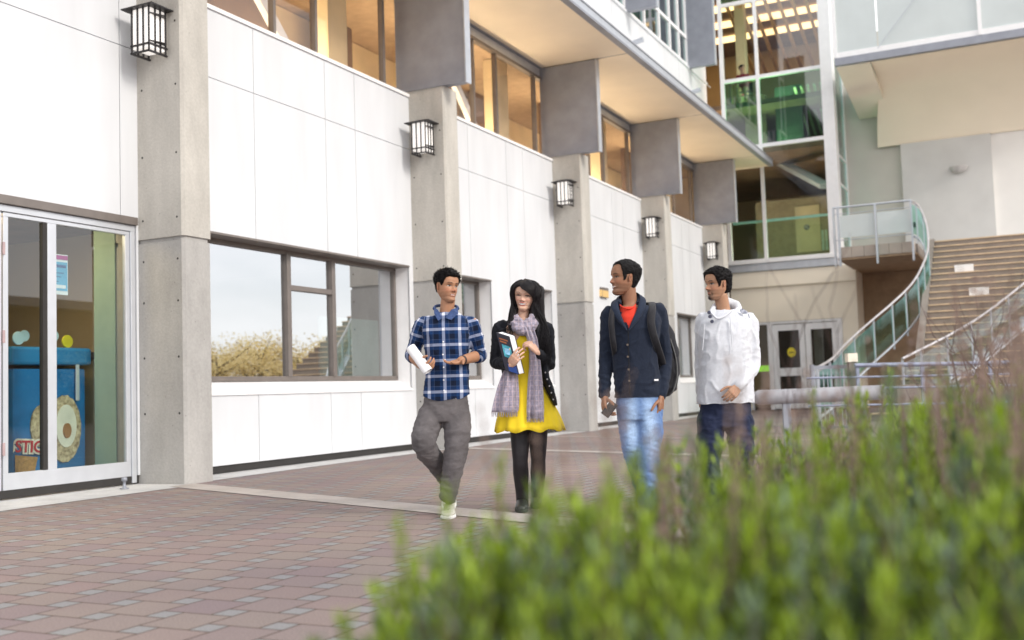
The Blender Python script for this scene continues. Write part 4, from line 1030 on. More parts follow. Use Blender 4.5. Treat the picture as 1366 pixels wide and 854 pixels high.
def make_hair(M, sc, hairfn, thick, rough=.004, tuft=700, tl=.012, seed=1, sweep=(0, -.5, .1), nphi=120, nz=90, rad=.0021):
    """short hair: a rough shell over the skull with tufts standing on it"""
    rnd = random.Random(seed); q = MB(WF); co = []; ins = []
    for i in range(nz):
        z = .02 + .212 * ((i + .5) / nz)
        for k in range(nphi):
            ph = 2 * math.pi * k / nphi - math.pi; h = hairfn(ph, z)
            p = head_point(ph, z, sc, 0, 0, False)
            nn = noise.noise(Vector((p.x * 55 + seed, p.y * 55, p.z * 55))) * rough + noise.noise(Vector((p.x * 160 + seed, p.y * 160, p.z * 160))) * rough * .6
            t = thick(ph, z); o = -.006 + min(1, max(0, h) * 3) * (t + .006) + (nn if h > .1 else 0)
            co.append(M @ head_point(ph, z, sc, 0, o, False)); ins.append(h)
    q.v = [tuple(c) for c in co]
    for i in range(nz - 1):
        for k in range(nphi):
            a = i * nphi + k; b = i * nphi + (k + 1) % nphi
            if max(ins[a], ins[b], ins[a + nphi], ins[b + nphi]) > 0: q.f.append((a, b, b + nphi, a + nphi)); q.mi.append(0); q.smooth.append(True)
    q.f.append(tuple(range((nz - 1) * nphi, nz * nphi))); q.mi.append(0); q.smooth.append(True)
    n_ = 0; tries = 0
    while n_ < tuft and tries < tuft * 12:
        tries += 1; z = rnd.uniform(.05, .2315); ph = rnd.uniform(-math.pi, math.pi); h = hairfn(ph, z)
        if h < .12: continue
        t = thick(ph, z); p = head_point(ph, z, sc, 0, t - .003, False); o = head_point(ph, z, sc, 0, t + .02, False); d = (o - p).normalized()
        l = tl * rnd.uniform(.5, 1.2) * min(1, .4 + t / .012)
        d2 = (d + Vector(sweep) * .8 + Vector((rnd.uniform(-.5, .5), rnd.uniform(-.5, .5), rnd.uniform(-.4, .4)))).normalized()
        q.tube([M @ p, M @ (p + (d * .5 + d2 * .5) * l * .6), M @ (p + d * l * .3 + d2 * l)], [rad, rad * .8, rad * .15], 4, cap=False); n_ += 1
    return q
hair_mat = mat('black_hair', (.0045, .0035, .004), .55, var=.5, scale=60, bump=.4, bscale=300, spec=.16)
# ---------------------------------------------------------------- hand
def make_hand(wrist, fdir, pnorm, thumb_side, curls=(.5, .5, .55, .6), spread=.10, thumb=(.5, .3), size=1.0, fore=None, fr=.030, palm_curl=.1):
    """wrist point, direction of the fingers, palm normal (out of the palm), unit vector towards the thumb"""
    f = Vector(fdir).normalized(); n = Vector(pnorm); n = (n - f * n.dot(f)).normalized(); t = Vector(thumb_side); t = (t - f * t.dot(f) - n * t.dot(n)).normalized()
    W_ = Vector(wrist); b = Blob(WF); S = size
    # palm
    for u, r in ((.030, .0135), (.010, .0145), (-.010, .0140), (-.028, .0125)):
        b.limb([W_ + t * u * .55 * S, W_ + f * .045 * S + t * u * .9 * S - n * .002, W_ + f * .085 * S + t * u * S], [r * 1.05 * S, r * 1.1 * S, r * .85 * S], 10, sub=2)
    b.limb([W_ + f * .012 * S + t * .018 * S + n * .008, W_ + f * .045 * S + t * .030 * S + n * .012 * S], [.013 * S, .014 * S], 10)       # ball of the thumb
    lens = ((.043, .026, .022), (.047, .030, .023), (.044, .028, .022), (.034, .021, .019)); rads = (.0084, .0086, .0082, .0073)
    for i, u in enumerate((.030, .010, -.010, -.029)):
        base = W_ + f * (.088 - abs(i - 1.2) * .004) * S + t * u * S; ang = 0; p = base; pts = [base - f * .014 * S, base]; sp_ = (1.5 - i) * spread
        dirf = (f + t * math.sin(sp_)).normalized()
        for j, l in enumerate(lens[i]):
            ang += curls[i] * (1.0, 1.15, .8)[j]
            p = p + (dirf * math.cos(ang) + n * math.sin(ang)) * l * S; pts.append(p)
        r = rads[i] * S; b.limb(pts, [r * 1.1, r * 1.12, r * 1.0, r * .93, r * .72], 10, sub=2)
    b0 = W_ + f * .028 * S + t * .026 * S + n * .006; d1 = (f * .62 + t * .72 + n * thumb[0]).normalized(); d2 = (f * (.9) + t * (.35 - thumb[1]) + n * (thumb[0] + thumb[1] * .8)).normalized()
    p1 = b0 + d1 * .040 * S; p2 = p1 + (d1 * .35 + d2 * .65).normalized() * .032 * S; p3 = p2 + d2 * .024 * S
    b.limb([b0 - d1 * .012, b0, p1, p2, p3], [.011 * S, .0125 * S, .0105 * S, .0098 * S, .0075 * S], 10, sub=2)
    if fore is not None: b.limb([Vector(fore), (Vector(fore) + W_) / 2, W_ - f * .01, W_ + f * .015], [fr * 1.15, fr * 1.0, fr * .84, fr * .82], 14)
    return b.fuse(.0026, 2, .5)
def person(label, base, rz=0): return thing('person', label, 'person', tuple(base), frame=WF, rz=rz)
def mixv(a, b, t): return Vector(a) * (1 - t) + Vector(b) * t
def ground_at(px, Y): p = atY(px, 500, Y); return Vector((p.x, Y, 0))
def shoe(mb_up, mb_sole, toe, heel, w=.047, h=.075, tilt=0):
    """a shoe from heel to toe (points on the ground)"""
    toe = Vector(toe); heel = Vector(heel); d = (toe - heel); Lh = d.length; d.normalize(); x = d.cross(Vector((0, 0, 1))).normalized(); up = x.cross(d)
    sec = [(-.02, .62, .4), (.0, .80, .9), (.12, .86, 1.05), (.3, .84, .98), (.45, .92, .80), (.6, 1.05, .64), (.78, 1.08, .52), (.9, .92, .44), (.98, .6, .32), (1.0, .3, .2)]
    n = 16
    for part, mb in ((0, mb_up), (1, mb_sole)):
        vs = []
        for u, ww, hh in sec:
            c = heel + d * (u * Lh)
            for k in range(n):
                a = 2 * math.pi * k / n; ca, sa = math.cos(a), math.sin(a)
                if part == 0: q = x * (ca * w * ww * (1 - .25 * max(0, sa))) + up * (.018 + (sa * .5 + .5) * h * hh)
                else: q = x * (math.copysign(abs(ca) ** .5, ca) * (w * ww + .004)) + up * (.013 + .013 * math.copysign(abs(sa) ** .4, sa))
                vs.append(c + q)
        m = len(sec); mb.add(vs, [(i * n + k, (i + 1) * n + k, (i + 1) * n + (k + 1) % n, i * n + (k + 1) % n) for i in range(m - 1) for k in range(n)] + [tuple(range(n)), tuple((m - 1) * n + k for k in reversed(range(n)))], True)
def limb_coords(segs):
    """cloth coordinates: (around, along, 0) from the nearest limb; segs = list of (a, b, radius, x-axis, offset)"""
    def fn(p):
        best = None
        for a, b, r, xa, k in segs:
            a = Vector(a); b = Vector(b); ab = b - a; t = max(-.2, min(1.2, (p - a).dot(ab) / ab.length_squared)); q = a + ab * t; dd = (p - q).length - r
            if best is None or dd < best[0]:
                d = ab.normalized(); x = (Vector(xa) - d * Vector(xa).dot(d)).normalized(); y = d.cross(x); v = p - q
                best = (dd, (math.atan2(v.dot(x), v.dot(y)) * r + k, t * ab.length + k * 3, 0))
        return best[1]
    return fn

def hair_line(tab): return lambda ph, z: max(-1, min(1, (z - lerp_tab(tab, abs(ph))) / .012))
SHORT = [(0, .187), (.45, .189), (.75, .181), (.92, .160), (1.05, .128), (1.15, .112), (1.32, .108), (1.42, .135), (1.75, .142), (1.95, .10), (2.2, .072), (3.15, .062)]
def head_frame(pos, yaw, pitch=0, roll=0, scale=1.0):
    """pos = centre of the head (world); yaw 0 looks at the camera, + turns the face to the right of the picture"""
    Mx = Matrix.Translation(pos) @ Matrix.Rotation(yaw, 4, 'Z') @ Matrix.Rotation(roll, 4, 'Y') @ Matrix.Rotation(pitch, 4, 'X') @ Matrix.Scale(scale, 4) @ Matrix.Translation((0, 0, -.116))
    return Mx
# ================================================================ MAN IN THE PLAID SHIRT
def plaid_mat():
    m, nt, o = nodes_of('blue_plaid'); b = N(nt, 'ShaderNodeBsdfPrincipled'); b.inputs['Roughness'].default_value = .85; b.inputs['Specular IOR Level'].default_value = .2; b.inputs['Sheen Weight'].default_value = .04
    at = N(nt, 'ShaderNodeAttribute', attribute_name='cloth'); sp = N(nt, 'ShaderNodeSeparateXYZ'); L(nt, at.outputs['Vector'], sp.inputs[0])
    def M_(op, a, bb=None, cc=None):
        n = N(nt, 'ShaderNodeMath', operation=op)
        for i, x in enumerate((a, bb, cc)):
            if x is None: continue
            if isinstance(x, (int, float)): n.inputs[i].default_value = x
            else: L(nt, x, n.inputs[i])
        return n.outputs[0]
    def stripe(c, period, width, off):      # 1 inside a stripe
        f = M_('FRACT', M_('ADD', M_('DIVIDE', c, period), off)); d = M_('ABSOLUTE', M_('SUBTRACT', f, .5)); return M_('LESS_THAN', d, width / period / 2)
    u, v = sp.outputs[0], sp.outputs[1]
    wide = M_('MULTIPLY', M_('ADD', stripe(u, .114, .021, .5), stripe(v, .110, .020, .5)), .5)
    thin = M_('MULTIPLY', M_('ADD', stripe(u, .114, .005, .16), stripe(v, .110, .005, .16)), .5)
    dark = M_('MULTIPLY', M_('ADD', stripe(u, .114, .044, .0), stripe(v, .110, .042, .0)), .5)
    def mixc(f, a, c):
        mx = N(nt, 'ShaderNodeMix', data_type='RGBA'); L(nt, f, mx.inputs[0])
        if isinstance(a, tuple): mx.inputs[6].default_value = c4(a)
        else: L(nt, a, mx.inputs[6])
        mx.inputs[7].default_value = c4(c); return mx.outputs[2]
    c1 = mixc(dark, (.007, .034, .12), (.003, .008, .026)); c2 = mixc(M_('MULTIPLY', thin, .5), c1, (.10, .16, .34)); c3 = mixc(wide, c2, (.42, .47, .64))
    c3b = mixc(M_('MULTIPLY', M_('GREATER_THAN', wide, .9), .6), c3, (.9, .9, .93))
    L(nt, c3b, b.inputs['Base Color'])
    tc = N(nt, 'ShaderNodeTexCoord'); n2 = N(nt, 'ShaderNodeTexNoise'); n2.inputs['Scale'].default_value = 120; L(nt, tc.outputs['Object'], n2.inputs['Vector'])
    bp = N(nt, 'ShaderNodeBump'); bp.inputs['Strength'].default_value = .2; bp.inputs['Distance'].default_value = .003; L(nt, n2.outputs[0], bp.inputs['Height']); L(nt, bp.outputs[0], b.inputs['Normal'])
    L(nt, b.outputs[0], o.inputs[0]); return m
plaid = plaid_mat()
denim_grey = cloth('grey_trousers', (.125, .115, .12), var=.25, scale=9, bump=.3)
def wid(px, Y): return px * Y / FPX
def torso_rings(rows, Y, dep, dy=0, rot=0):
    """rows of (py, x left, x right, half depth) in photo pixels"""
    return [(K((a + c) / 2, y, Y + dy * 0 + (o[0] if o else 0)), wid((c - a) / 2, Y), d, rot) for y, a, c, d, *o in rows]
SKIN1 = (.40, .205, .12)
Y = 7.5; base = ground_at(600, Y)
p1 = person('man in a blue and white plaid shirt and grey trousers, gesturing with an open hand', base)
sh_l, sh_r = K(563, 431, Y + .02), K(630, 431, Y + .02)
el_l, el_r = K(550, 474, Y + .06), K(640, 474, Y + .05)
wr_l, wr_r = K(561, 487, Y - .16), K(615, 481, Y - .14)
b = Blob(WF)
b.rings([(K(594, 545, Y), .13, .09, 0), (K(594, 510, Y), .125, .085, 0), (K(594, 470, Y), .135, .09, 0), (K(594, 435, Y), .15, .085, 0), (K(595, 421, Y), .08, .06, 0)])
b.limb([K(595, 430, Y), K(596, 415, Y), K(598, 398, Y - .01)], [.060, .050, .052])
for s_, e_, w_ in ((sh_l, el_l, wr_l), (sh_r, el_r, wr_r)): b.limb([s_, mixv(s_, e_, .5), e_], [.045, .04, .036]); b.limb([e_, mixv(e_, w_, .4), w_], [.042, .040, .030])
b.limb([K(580, 545, Y), K(567, 592, Y - .05), K(596, 640, Y + .28)], [.055, .04, .03]); b.limb([K(608, 545, Y), K(607, 602, Y - .02), K(597, 664, Y)], [.055, .04, .03])
body = b.fuse(.006, 3); body.col = np.tile(np.array(SKIN1), (len(body.co), 1))
hl = make_hand(wr_l, K(569, 491, Y - .24) - wr_l, V3(.35, .5, .75), V3(-.1, -.6, .8), curls=(.75, .75, .8, .85), spread=.03, thumb=(.5, .5), fore=mixv(el_l, wr_l, .6), fr=.033)
hr = make_hand(wr_r, K(596, 487, Y - .27) - wr_r, V3(-.25, -.55, .8), V3(.35, -.35, .85), curls=(.16, .14, .18, .25), spread=.10, thumb=(.1, -.35), fore=mixv(el_r, wr_r, .6), fr=.031)
for h_ in (hl, hr): h_.col = np.tile(np.array(SKIN1), (len(h_.co), 1))
hf1 = hair_line([(0, .180), (.4, .183), (.75, .176), (.95, .158), (1.1, .130), (1.2, .118), (1.35, .118), (1.45, .14), (1.8, .142), (2.0, .10), (2.25, .078), (3.15, .07)])
M1 = head_frame(K(596, 383, Y - .01), R(40), R(2), R(4), 1.0)
th1 = lambda ph, z: .003 + .017 * max(0, min(1, (z - .13) / .07)) + .006 * max(0, 1 - abs(ph) / .8)
head = make_head(M1, SKIN1, smile=.22, open_=.0014, teeth=True, stubble=.22, hairfn=hf1, sc=(1.0, 1, 1), gaze=.5)
(body + hl + hr + head).build('body', skin_mat, p1)
make_hair(M1, (1, 1, 1), hf1, th1, seed=3, tuft=900, tl=.014, sweep=(.2, -.4, .5)).build('hair', hair_mat, p1, frame=WF)
# shirt
b = Blob(WF)
b.rings(torso_rings([(546, 562, 628, .112), (533, 563, 627, .112), (520, 565, 626, .112), (505, 567, 626, .108), (490, 568.5, 626, .105), (470, 567, 626, .112), (450, 564, 629, .118), (437, 560, 634, .112), (428, 565, 630, .095), (421, 576, 617, .075), (417, 583, 611, .06)], Y, 0))
for s_, e_ in ((sh_l, el_l), (sh_r, el_r)): b.limb([mixv(s_, K(595, 428, Y), .35), mixv(s_, e_, .06), mixv(s_, e_, .5), e_], [.050, .056, .055, .052])
sk_ = b.fuse(.0075, 9)
# rolled sleeve ends and the open hem
segs = [(K(594, 540, Y), K(595, 418, Y), .115, (1, 0, 0), .052)] + [(s_, e_, .055, (0, -1, 0), .3) for s_, e_ in ((sh_l, el_l), (sh_r, el_r))]
def body_uv(ctr, segs_):
    lf = limb_coords(segs_[1:])
    def fn(p):
        bd = min(((p - (Vector(a) + (Vector(b_) - Vector(a)) * max(0, min(1, (p - Vector(a)).dot(Vector(b_) - Vector(a)) / (Vector(b_) - Vector(a)).length_squared)))).length - r) for a, b_, r, *_ in segs_[1:])
        x = p.x - ctr.x; td = abs(x) - .155
        if bd < td + .02 and abs(x) > .135: return lf(p)
        return (x + .0, p.z, 0)
    return fn
sk_.coords(body_uv(K(594, 480, Y), segs))
sk_.displace(lambda p, n: fold(p, .0075, (9, 9, 7), 3) + fold(p, .004, (26, 26, 18), 8) * (1.5 if abs(p.x - base.x) > .17 else .7))
zh = K(594, 534, Y).z; sk_.clampz(lambda x, y: zh + (.035 * min(1, abs(x) / .16) ** 3 if abs(x) < .2 else 0) + .004 * math.sin(x * 40), K(594, 500, Y).x)
shirt = sk_.build('shirt', plaid, p1)
def cuff(mb, e_, w_, r, t0=.0, t1=.28, n=22):
    a = mixv(e_, w_, t0); c = mixv(e_, w_, t1); mb.tube([a, mixv(a, c, .25), mixv(a, c, .8), c, mixv(a, c, .9)], [r * .9, r * 1.08, r * 1.05, r * 1.0, r * .8], n, cap=True)
for e_, w_, t_ in ((el_l, wr_l, .22), (el_r, wr_r, .25)):
    q = MB(WF); cuff(q, e_, w_, .050, -.12, t_)
    o_ = q.build('rolled_cuff', plaid, p1, frame=WF)
    a_ = o_.data.attributes.new('cloth', 'FLOAT_VECTOR', 'POINT'); a_.data.foreach_set('vector', [c for v_ in o_.data.vertices for c in (v_.co.x * 1.2 + .02, v_.co.z * 1.1 + v_.co.y, 0)])
    o_.parent = shirt
# collar wings, placket, buttons
collar = cloth('blue_grey_collar', (.045, .075, .18), var=.3, scale=60)
def front_y(x, z, ydep=.11): return None
q = MB(WF)
for sg, tip, nk in ((-1, (584.5, 428), (577.5, 411)), (1, (602, 427), (612.5, 411))):
    c0 = K(592 + sg * 2, 424, Y - .108); c1 = K(*tip, Y - .125); c2 = K(nk[0] + sg * -1.5, nk[1] + 7, Y - .085); c3 = K(nk[0] - sg * 1.5, nk[1] - 1, Y - .03); c4_ = K(593 + sg * 9, 413, Y - .070)
    vs = [c0, c1, c2, c3, c4_]; vs2 = [v_ + V3(0, .008, 0) for v_ in vs]
    q.add(vs + vs2, [(0, 1, 2, 4), (2, 3, 4), (5, 9, 7, 6), (7, 9, 8), (0, 5, 6, 1), (1, 6, 7, 2), (2, 7, 8, 3), (3, 8, 9, 4), (4, 9, 5, 0)])
q.rings if False else None
q.build('collar', collar, p1, frame=WF).parent = shirt
q = MB(WF)
bk = [K(579, 412, Y - .03), K(582, 408.5, Y + .03), K(595, 407, Y + .065), K(608, 408.5, Y + .03), K(611, 412, Y - .03)]
q.tube(smooth_path(bk, 4), .011, 8); q.build('collar_stand', collar, p1, frame=WF).parent = shirt
for i, (px, py) in enumerate(((591, 440), (591.5, 456), (591, 473), (592, 490), (592, 507), (592.5, 521))):
    q = MB(WF); c = K(px, py, Y - .122 if py < 500 else Y - .118); q.tube([c, c - V3(0, .006, 0)], .0055, 8); q.build('button', white_paint, p1, frame=WF).parent = shirt
# trousers
b = Blob(WF)
b.rings([(K(595, 562, Y), .155, .10, 0), (K(595, 548, Y), .165, .112, 0), (K(595, 535, Y), .160, .108, 0), (K(595, 520, Y), .145, .10, 0)][::-1])
hL, kL, aL = K(577, 552, Y), K(566, 594, Y - .08), K(597, 640, Y + .30); hR, kR, aR = K(609, 552, Y), K(608, 602, Y - .03), K(598, 661, Y)
b.limb([hL, mixv(hL, kL, .5) + V3(-.015, 0, 0), kL, mixv(kL, aL, .5), aL], [.098, .098, .085, .072, .064], sub=4)
b.limb([hR, mixv(hR, kR, .5) + V3(.008, 0, 0), kR, mixv(kR, aR, .5), mixv(kR, aR, .86), aR], [.100, .097, .084, .074, .064, .066], sub=4)
t_ = b.fuse(.0085, 5)
def leg_folds(p, n):
    z = p.z; f = fold(p, .010, (9, 9, 9), 21) * .6 + fold(p, .006, (12, 12, 30), 5)
    if z < .3: f += .0045 * math.sin(z * 85 + p.x * 40 + 7 * nz3(p, (7, 7, 9))) * (.5 + nz3(p, (5, 5, 5), 3))
    if .42 < z < .62: f += .004 * math.sin(z * 80 + 7 * nz3(p, (8, 8, 8), 4)) * (.5 + nz3(p, (5, 5, 5), 8))
    return f
t_.displace(leg_folds); t_.build('trousers', denim_grey, p1)
up = MB(WF); so = MB(WF); shoe(up, so, K(592, 500, Y - .17) * 1 - V3(0, 0, K(592, 500, Y - .17).z), V3(aR.x, Y + .09, 0) + V3(.0, 0, 0))
canvas = mat('white_canvas', (.62, .60, .56), .8, var=.08, scale=40); 
s1 = up.build('shoe', canvas, p1, frame=WF); so.build('sole', white_paint, p1, frame=WF).parent = s1
lc = MB(WF)
for k in range(5): c = V3(aR.x - .008, Y - .10 + k * .028, .062 + k * .007); lc.tube([c + V3(-.022, 0, -.006), c + V3(0, -.004, .004), c + V3(.022, 0, -.006)], .0028, 6)
lc.build('laces', cloth('grey_lace', (.35, .33, .32)), p1, frame=WF).parent = s1
up = MB(WF); so = MB(WF); rt = V3(aL.x + .01, Y + .22, .012); shoe(up, so, rt, V3(aL.x, Y + .46, .14))
s1 = up.build('shoe', canvas, p1, frame=WF); so.build('sole', white_paint, p1, frame=WF).parent = s1
wt = MB(WF); d = (wr_r - el_r).normalized(); wt.tube([wr_r - d * .028, wr_r - d * .010], .0325, 18); wt.build('wristwatch', mat('dark_strap', (.05, .035, .03), .5), p1, frame=WF)
# the papers he carries
q = MB(WF)
a0, a1 = K(547, 463, Y - .19), K(571, 496, Y - .27); ax = (a1 - a0).normalized(); sx = ax.cross(V3(0, 1, 0)).normalized(); sy = sx.cross(ax)
for k in range(5):
    vs = []; n = 20; r0 = .017 + k * .0026; t0 = .6 * k
    for e in (a0 + ax * (.006 * (k % 3)), a1 - ax * (.008 * (k % 2))):
        for j in range(n): an = t0 + j / (n - 1) * 5.6; vs.append(e + sx * math.cos(an) * (r0 + .0001 * j) * 1.25 + sy * math.sin(an) * r0 * .8)
    q.add(vs, [(j, j + 1, n + j + 1, n + j) for j in range(n - 1)], True)
single(q, 'rolled_papers', mat('white_paper', (.80, .80, .82), .7, var=.04), 'roll of white papers held by the man in the plaid shirt', 'papers', loc=tuple(a0), frame=WF)

# ================================================================ WOMAN IN THE YELLOW DRESS
SKIN2 = (.60, .37, .27); Y = 7.72; base = ground_at(705, Y)
p2 = person('smiling woman with long black hair, yellow dress, black cardigan and grey scarf', base)
sh_l, sh_r = K(667, 437, Y + .03), K(729, 438, Y + .02)
el_l, el_r = K(661, 484, Y + .0), K(733, 486, Y + .0)
wr_l, wr_r = K(680, 488, Y - .20), K(717, 470, Y - .19)
b = Blob(WF)
b.rings([(K(702, 545, Y), .125, .09, 0), (K(701, 515, Y), .105, .08, 0), (K(699, 480, Y), .10, .075, 0), (K(698, 450, Y), .125, .08, 0), (K(697, 436, Y), .13, .06, 0), (K(697, 426, Y), .06, .05, 0)])
b.limb([K(697, 440, Y), K(697, 425, Y), K(699, 406, Y)], [.052, .045, .047])
for s_, e_, w_ in ((sh_l, el_l, wr_l), (sh_r, el_r, wr_r)): b.limb([s_, mixv(s_, e_, .5), e_], [.036, .033, .028]); b.limb([e_, mixv(e_, w_, .4), w_], [.030, .028, .021])
hL, kL, aL = K(694, 548, Y), K(694, 614, Y - .06), K(697, 672, Y + .0); hR, kR, aR = K(717, 548, Y), K(718, 614, Y + .04), K(717, 668, Y + .2)
b.limb([hL, kL, aL], [.06, .045, .03]); b.limb([hR, kR, aR], [.06, .045, .03])
body = b.fuse(.006, 3); body.col = np.tile(np.array(SKIN2), (len(body.co), 1))
hl = make_hand(wr_l, K(688, 477, Y - .25) - wr_l, V3(.35, .9, .1), V3(-.85, -.25, .55), curls=(.42, .45, .5, .55), spread=.08, thumb=(.15, -.1), size=.93, fore=mixv(el_l, wr_l, .6), fr=.024)
hr = make_hand(wr_r, K(706, 458, Y - .20) - wr_r, V3(-.55, .55, -.5), V3(-.5, -.1, .9), curls=(.85, .9, .95, 1.0), spread=.03, thumb=(.35, .5), size=.93, fore=mixv(el_r, wr_r, .6), fr=.024)
for h_ in (hl, hr): h_.col = np.tile(np.array(SKIN2) * 1.02, (len(h_.co), 1))
SC2 = (1.10, .98, .89, .17)
FEML = [(0, .192), (.3, .187), (.7, .165), (.95, .13), (1.1, .07), (1.2, .03), (3.15, .03)]
hf2 = hair_line([(0, .190), (.35, .186), (.7, .176), (.95, .165), (1.15, .130), (1.25, .06), (1.4, .03), (3.15, .03)])
M2 = head_frame(K(702, 393, Y - .015), R(-18), R(3), R(8), 1.06)
head = make_head(M2, (.62, .39, .29), smile=1.2, teeth=True, fem=True, hairfn=hf2, sc=SC2, brow=(.08, .05, .04), lip=(.50, .07, .08), gaze=-.4, nose=.82)
(body + hl + hr + head).build('body', skin_mat, p2)
# hair: cap + long strands
q = make_hair(M2, SC2, hf2, lambda ph, z: .012 + .006 * max(0, min(1, (z - .15) / .06)), rough=.001, tuft=0, seed=5)
rnd = random.Random(11)
M2i = M2.inverted()
def strand(root, path, r=.006): q.tube(smooth_path([root] + path, 4), [r * .7] + [r] * (len(path) * 4 - 3) + [r * .7, r * .5, r * .12], 6, cap=False)
def hp(ph, z, o): return M2 @ head_point(ph, z, SC2, 0, o, False)
core = Blob(WF)                                                          # the mass of hair under the loose strands
core.limb([hp(2.0, .17, .0), hp(1.9, .10, .012), K(719, 432, Y + .03), K(722, 455, Y + .0), K(724, 476, Y - .03)], [.045, .045, .05, .048, .02], sub=4)
core.limb([hp(1.35, .12, .002), hp(1.35, .05, .012), K(715, 430, Y - .06), K(720, 455, Y - .09), K(724, 474, Y - .11)], [.012, .020, .034, .034, .014], sub=4)
core.limb([hp(-1.9, .17, .0), hp(-1.8, .09, .010), K(689, 425, Y + .04), K(684, 440, Y + .03)], [.035, .035, .038, .02], sub=4)
core.limb([hp(-1.4, .11, .0), hp(-1.4, .04, .006), K(685, 424, Y - .06), K(682, 440, Y - .09)], [.010, .016, .024, .012], sub=4)
core.limb([hp(3.1, .15, -.03), K(703, 425, Y + .09), K(705, 460, Y + .10)], [.07, .085, .06], sub=4)
cs_ = core.fuse(.006, 4); cs_.displace(lambda p, n: .003 * nz3(p, (70, 70, 5), 2)); q.add([tuple(c) for c in cs_.co], cs_.f, True)
for i in range(1700):
    ph0 = rnd.uniform(.95, math.pi) * (1 if rnd.random() < .55 else -1); sg = 1 if ph0 > 0 else -1
    part = hp(-.15 + rnd.uniform(-.1, .1), .222, .016); o = rnd.uniform(.010, .024); z1 = rnd.uniform(.17, .21)
    top = hp(ph0 * .75, rnd.uniform(.205, .228), o); mid = hp(ph0, rnd.uniform(.14, .17), o + .006); low = hp(ph0, .08, o + .012)
    if sg < 0 and False: pass
    ap = abs(ph0); fr_ = max(0, 1 - (ap - .95) / .9)                   # strands by the face fall over the shoulder in front
    if sg > 0:      # right side of the picture: thick fall over the shoulder
        x1, x2 = 716 + rnd.uniform(-1, 14), 718 + rnd.uniform(-3, 19); yy = rnd.uniform(466, 492)
        dy = -.11 * fr_ + .07 * (1 - fr_)
        pth = [top, mid, low, K(x1, 432, Y + dy * .8), K((x1 + x2) / 2 + 1, 452, Y + dy - .03 * fr_), K(x2, yy, Y + dy - .035 * fr_)]
    else:
        x1, x2 = 689 + rnd.uniform(-11, 0), 681 + rnd.uniform(-7, 5); yy = rnd.uniform(428, 450)
        dy = -.10 * fr_ + .08 * (1 - fr_)
        if fr_ < .35: x1 += 10; x2 += 18; yy += 15
        pth = [top, mid, low, K(x1, 424, Y + dy * .8), K(x2, yy, Y + dy - .02 * fr_)]
    strand(pth[0], pth[1:], rnd.uniform(.0012, .0024))
for i in range(260):                                                    # the fringe swept across the forehead
    t = (i % 87) / 86; o = .009 + .004 * (i // 87) + rnd.uniform(-.002, .002); a = hp(-.30 + t * .1, .229, o + .003); c = hp(-.14 + .42 * t, .182 + .038 * t, o + .003); d = hp(.28 + .55 * t, .152 + .045 * t, o + .002); e = hp(.76 + .42 * t, .118 + .030 * t, o); g = hp(1.12 + .22 * t, .080, o + .002)
    strand(a, [c, d, e, g], rnd.uniform(.0022, .0032))
for i in range(70):
    t = i / 69; o = rnd.uniform(.008, .017); a = hp(-.30, .229, o); c = hp(-.42 - t * .4, .200, o); d = hp(-.72 - t * .4, .165, o); e = hp(-1.02 - t * .25, .11, o); g = hp(-1.08 - t * .3, .04, o + .002)
    strand(a, [c, d, e, g], rnd.uniform(.003, .0045))
q.build('hair', mat('long_black_hair', (.0065, .0045, .006), .42, var=.5, scale=60, bump=.3, bscale=300, spec=.28), p2, frame=WF)
# dress
yellow = cloth('yellow_dress', (.90, .66, .03), var=.05, scale=8, bump=.12)
yf = MB(WF)
rows = [(446, 690, 708, .085), (456, 681, 716, .10), (470, 680, 717, .103), (485, 682, 717, .095), (497, 683, 717, .092), (508, 680, 720, .10), (522, 674, 728, .125), (540, 668, 738, .155), (560, 662, 748, .19), (574, 660.5, 752, .21)]
n = 96; vs = []
for j, (py, xa, xb, dp) in enumerate(rows):
    c = K((xa + xb) / 2, py, Y); rx = wid((xb - xa) / 2, Y); g = max(0, (j - 4) / 5)
    for k in range(n):
        a = 2 * math.pi * k / n; fl = 1 + g * (.085 * abs(math.sin(4.5 * a + 1.2)) ** .7 - .05 + .035 * math.sin(14 * a + j * .15)); 
        vs.append(V3(c.x + math.cos(a) * rx * fl, c.y + math.sin(a) * dp * fl, c.z + (-.012 * math.sin(9 * a + .5) * g if j == 9 else 0)))
m_ = len(rows); fs = [(i * n + (k + 1) % n, i * n + k, (i + 1) * n + k, (i + 1) * n + (k + 1) % n) for i in range(m_ - 1) for k in range(n)]
yf.add(vs, fs, True); dr = yf.build('dress', yellow, p2, frame=WF)
md = dr.modifiers.new('s', 'SUBSURF'); md.levels = 1; md.render_levels = 1
md = dr.modifiers.new('t', 'SOLIDIFY'); md.thickness = .003
# cardigan
blackknit = cloth('black_knit', (.012, .013, .018), var=.3, scale=40, bump=.3)
b = Blob(WF)
for s_, e_, w_ in ((sh_l, el_l, wr_l), (sh_r, el_r, wr_r)):
    b.limb([mixv(s_, K(697, 440, Y), .35), s_, mixv(s_, e_, .5), e_], [.046, .055, .050, .046]); b.limb([e_, mixv(e_, w_, .45), mixv(e_, w_, .93)], [.047, .042, .033])
b.rings([(K(670, 440, Y + .02), .03, .07, 0), (K(671, 470, Y + .01), .035, .085, 0), (K(676, 500, Y), .03, .085, 0), (K(676, 515, Y), .03, .085, 0)][::-1])
b.rings([(K(726, 440, Y + .02), .035, .075, 0), (K(725, 470, Y + .0), .035, .09, 0), (K(727, 500, Y - .01), .03, .10, 0), (K(734, 522, Y - .01), .027, .11, .1), (K(741, 541, Y - .02), .012, .10, .1)][::-1])
b.rings([(K(698, 432, Y + .05), .13, .05, 0), (K(698, 460, Y + .06), .15, .06, 0), (K(700, 500, Y + .06), .14, .06, 0), (K(703, 530, Y + .08), .17, .06, 0)][::-1])
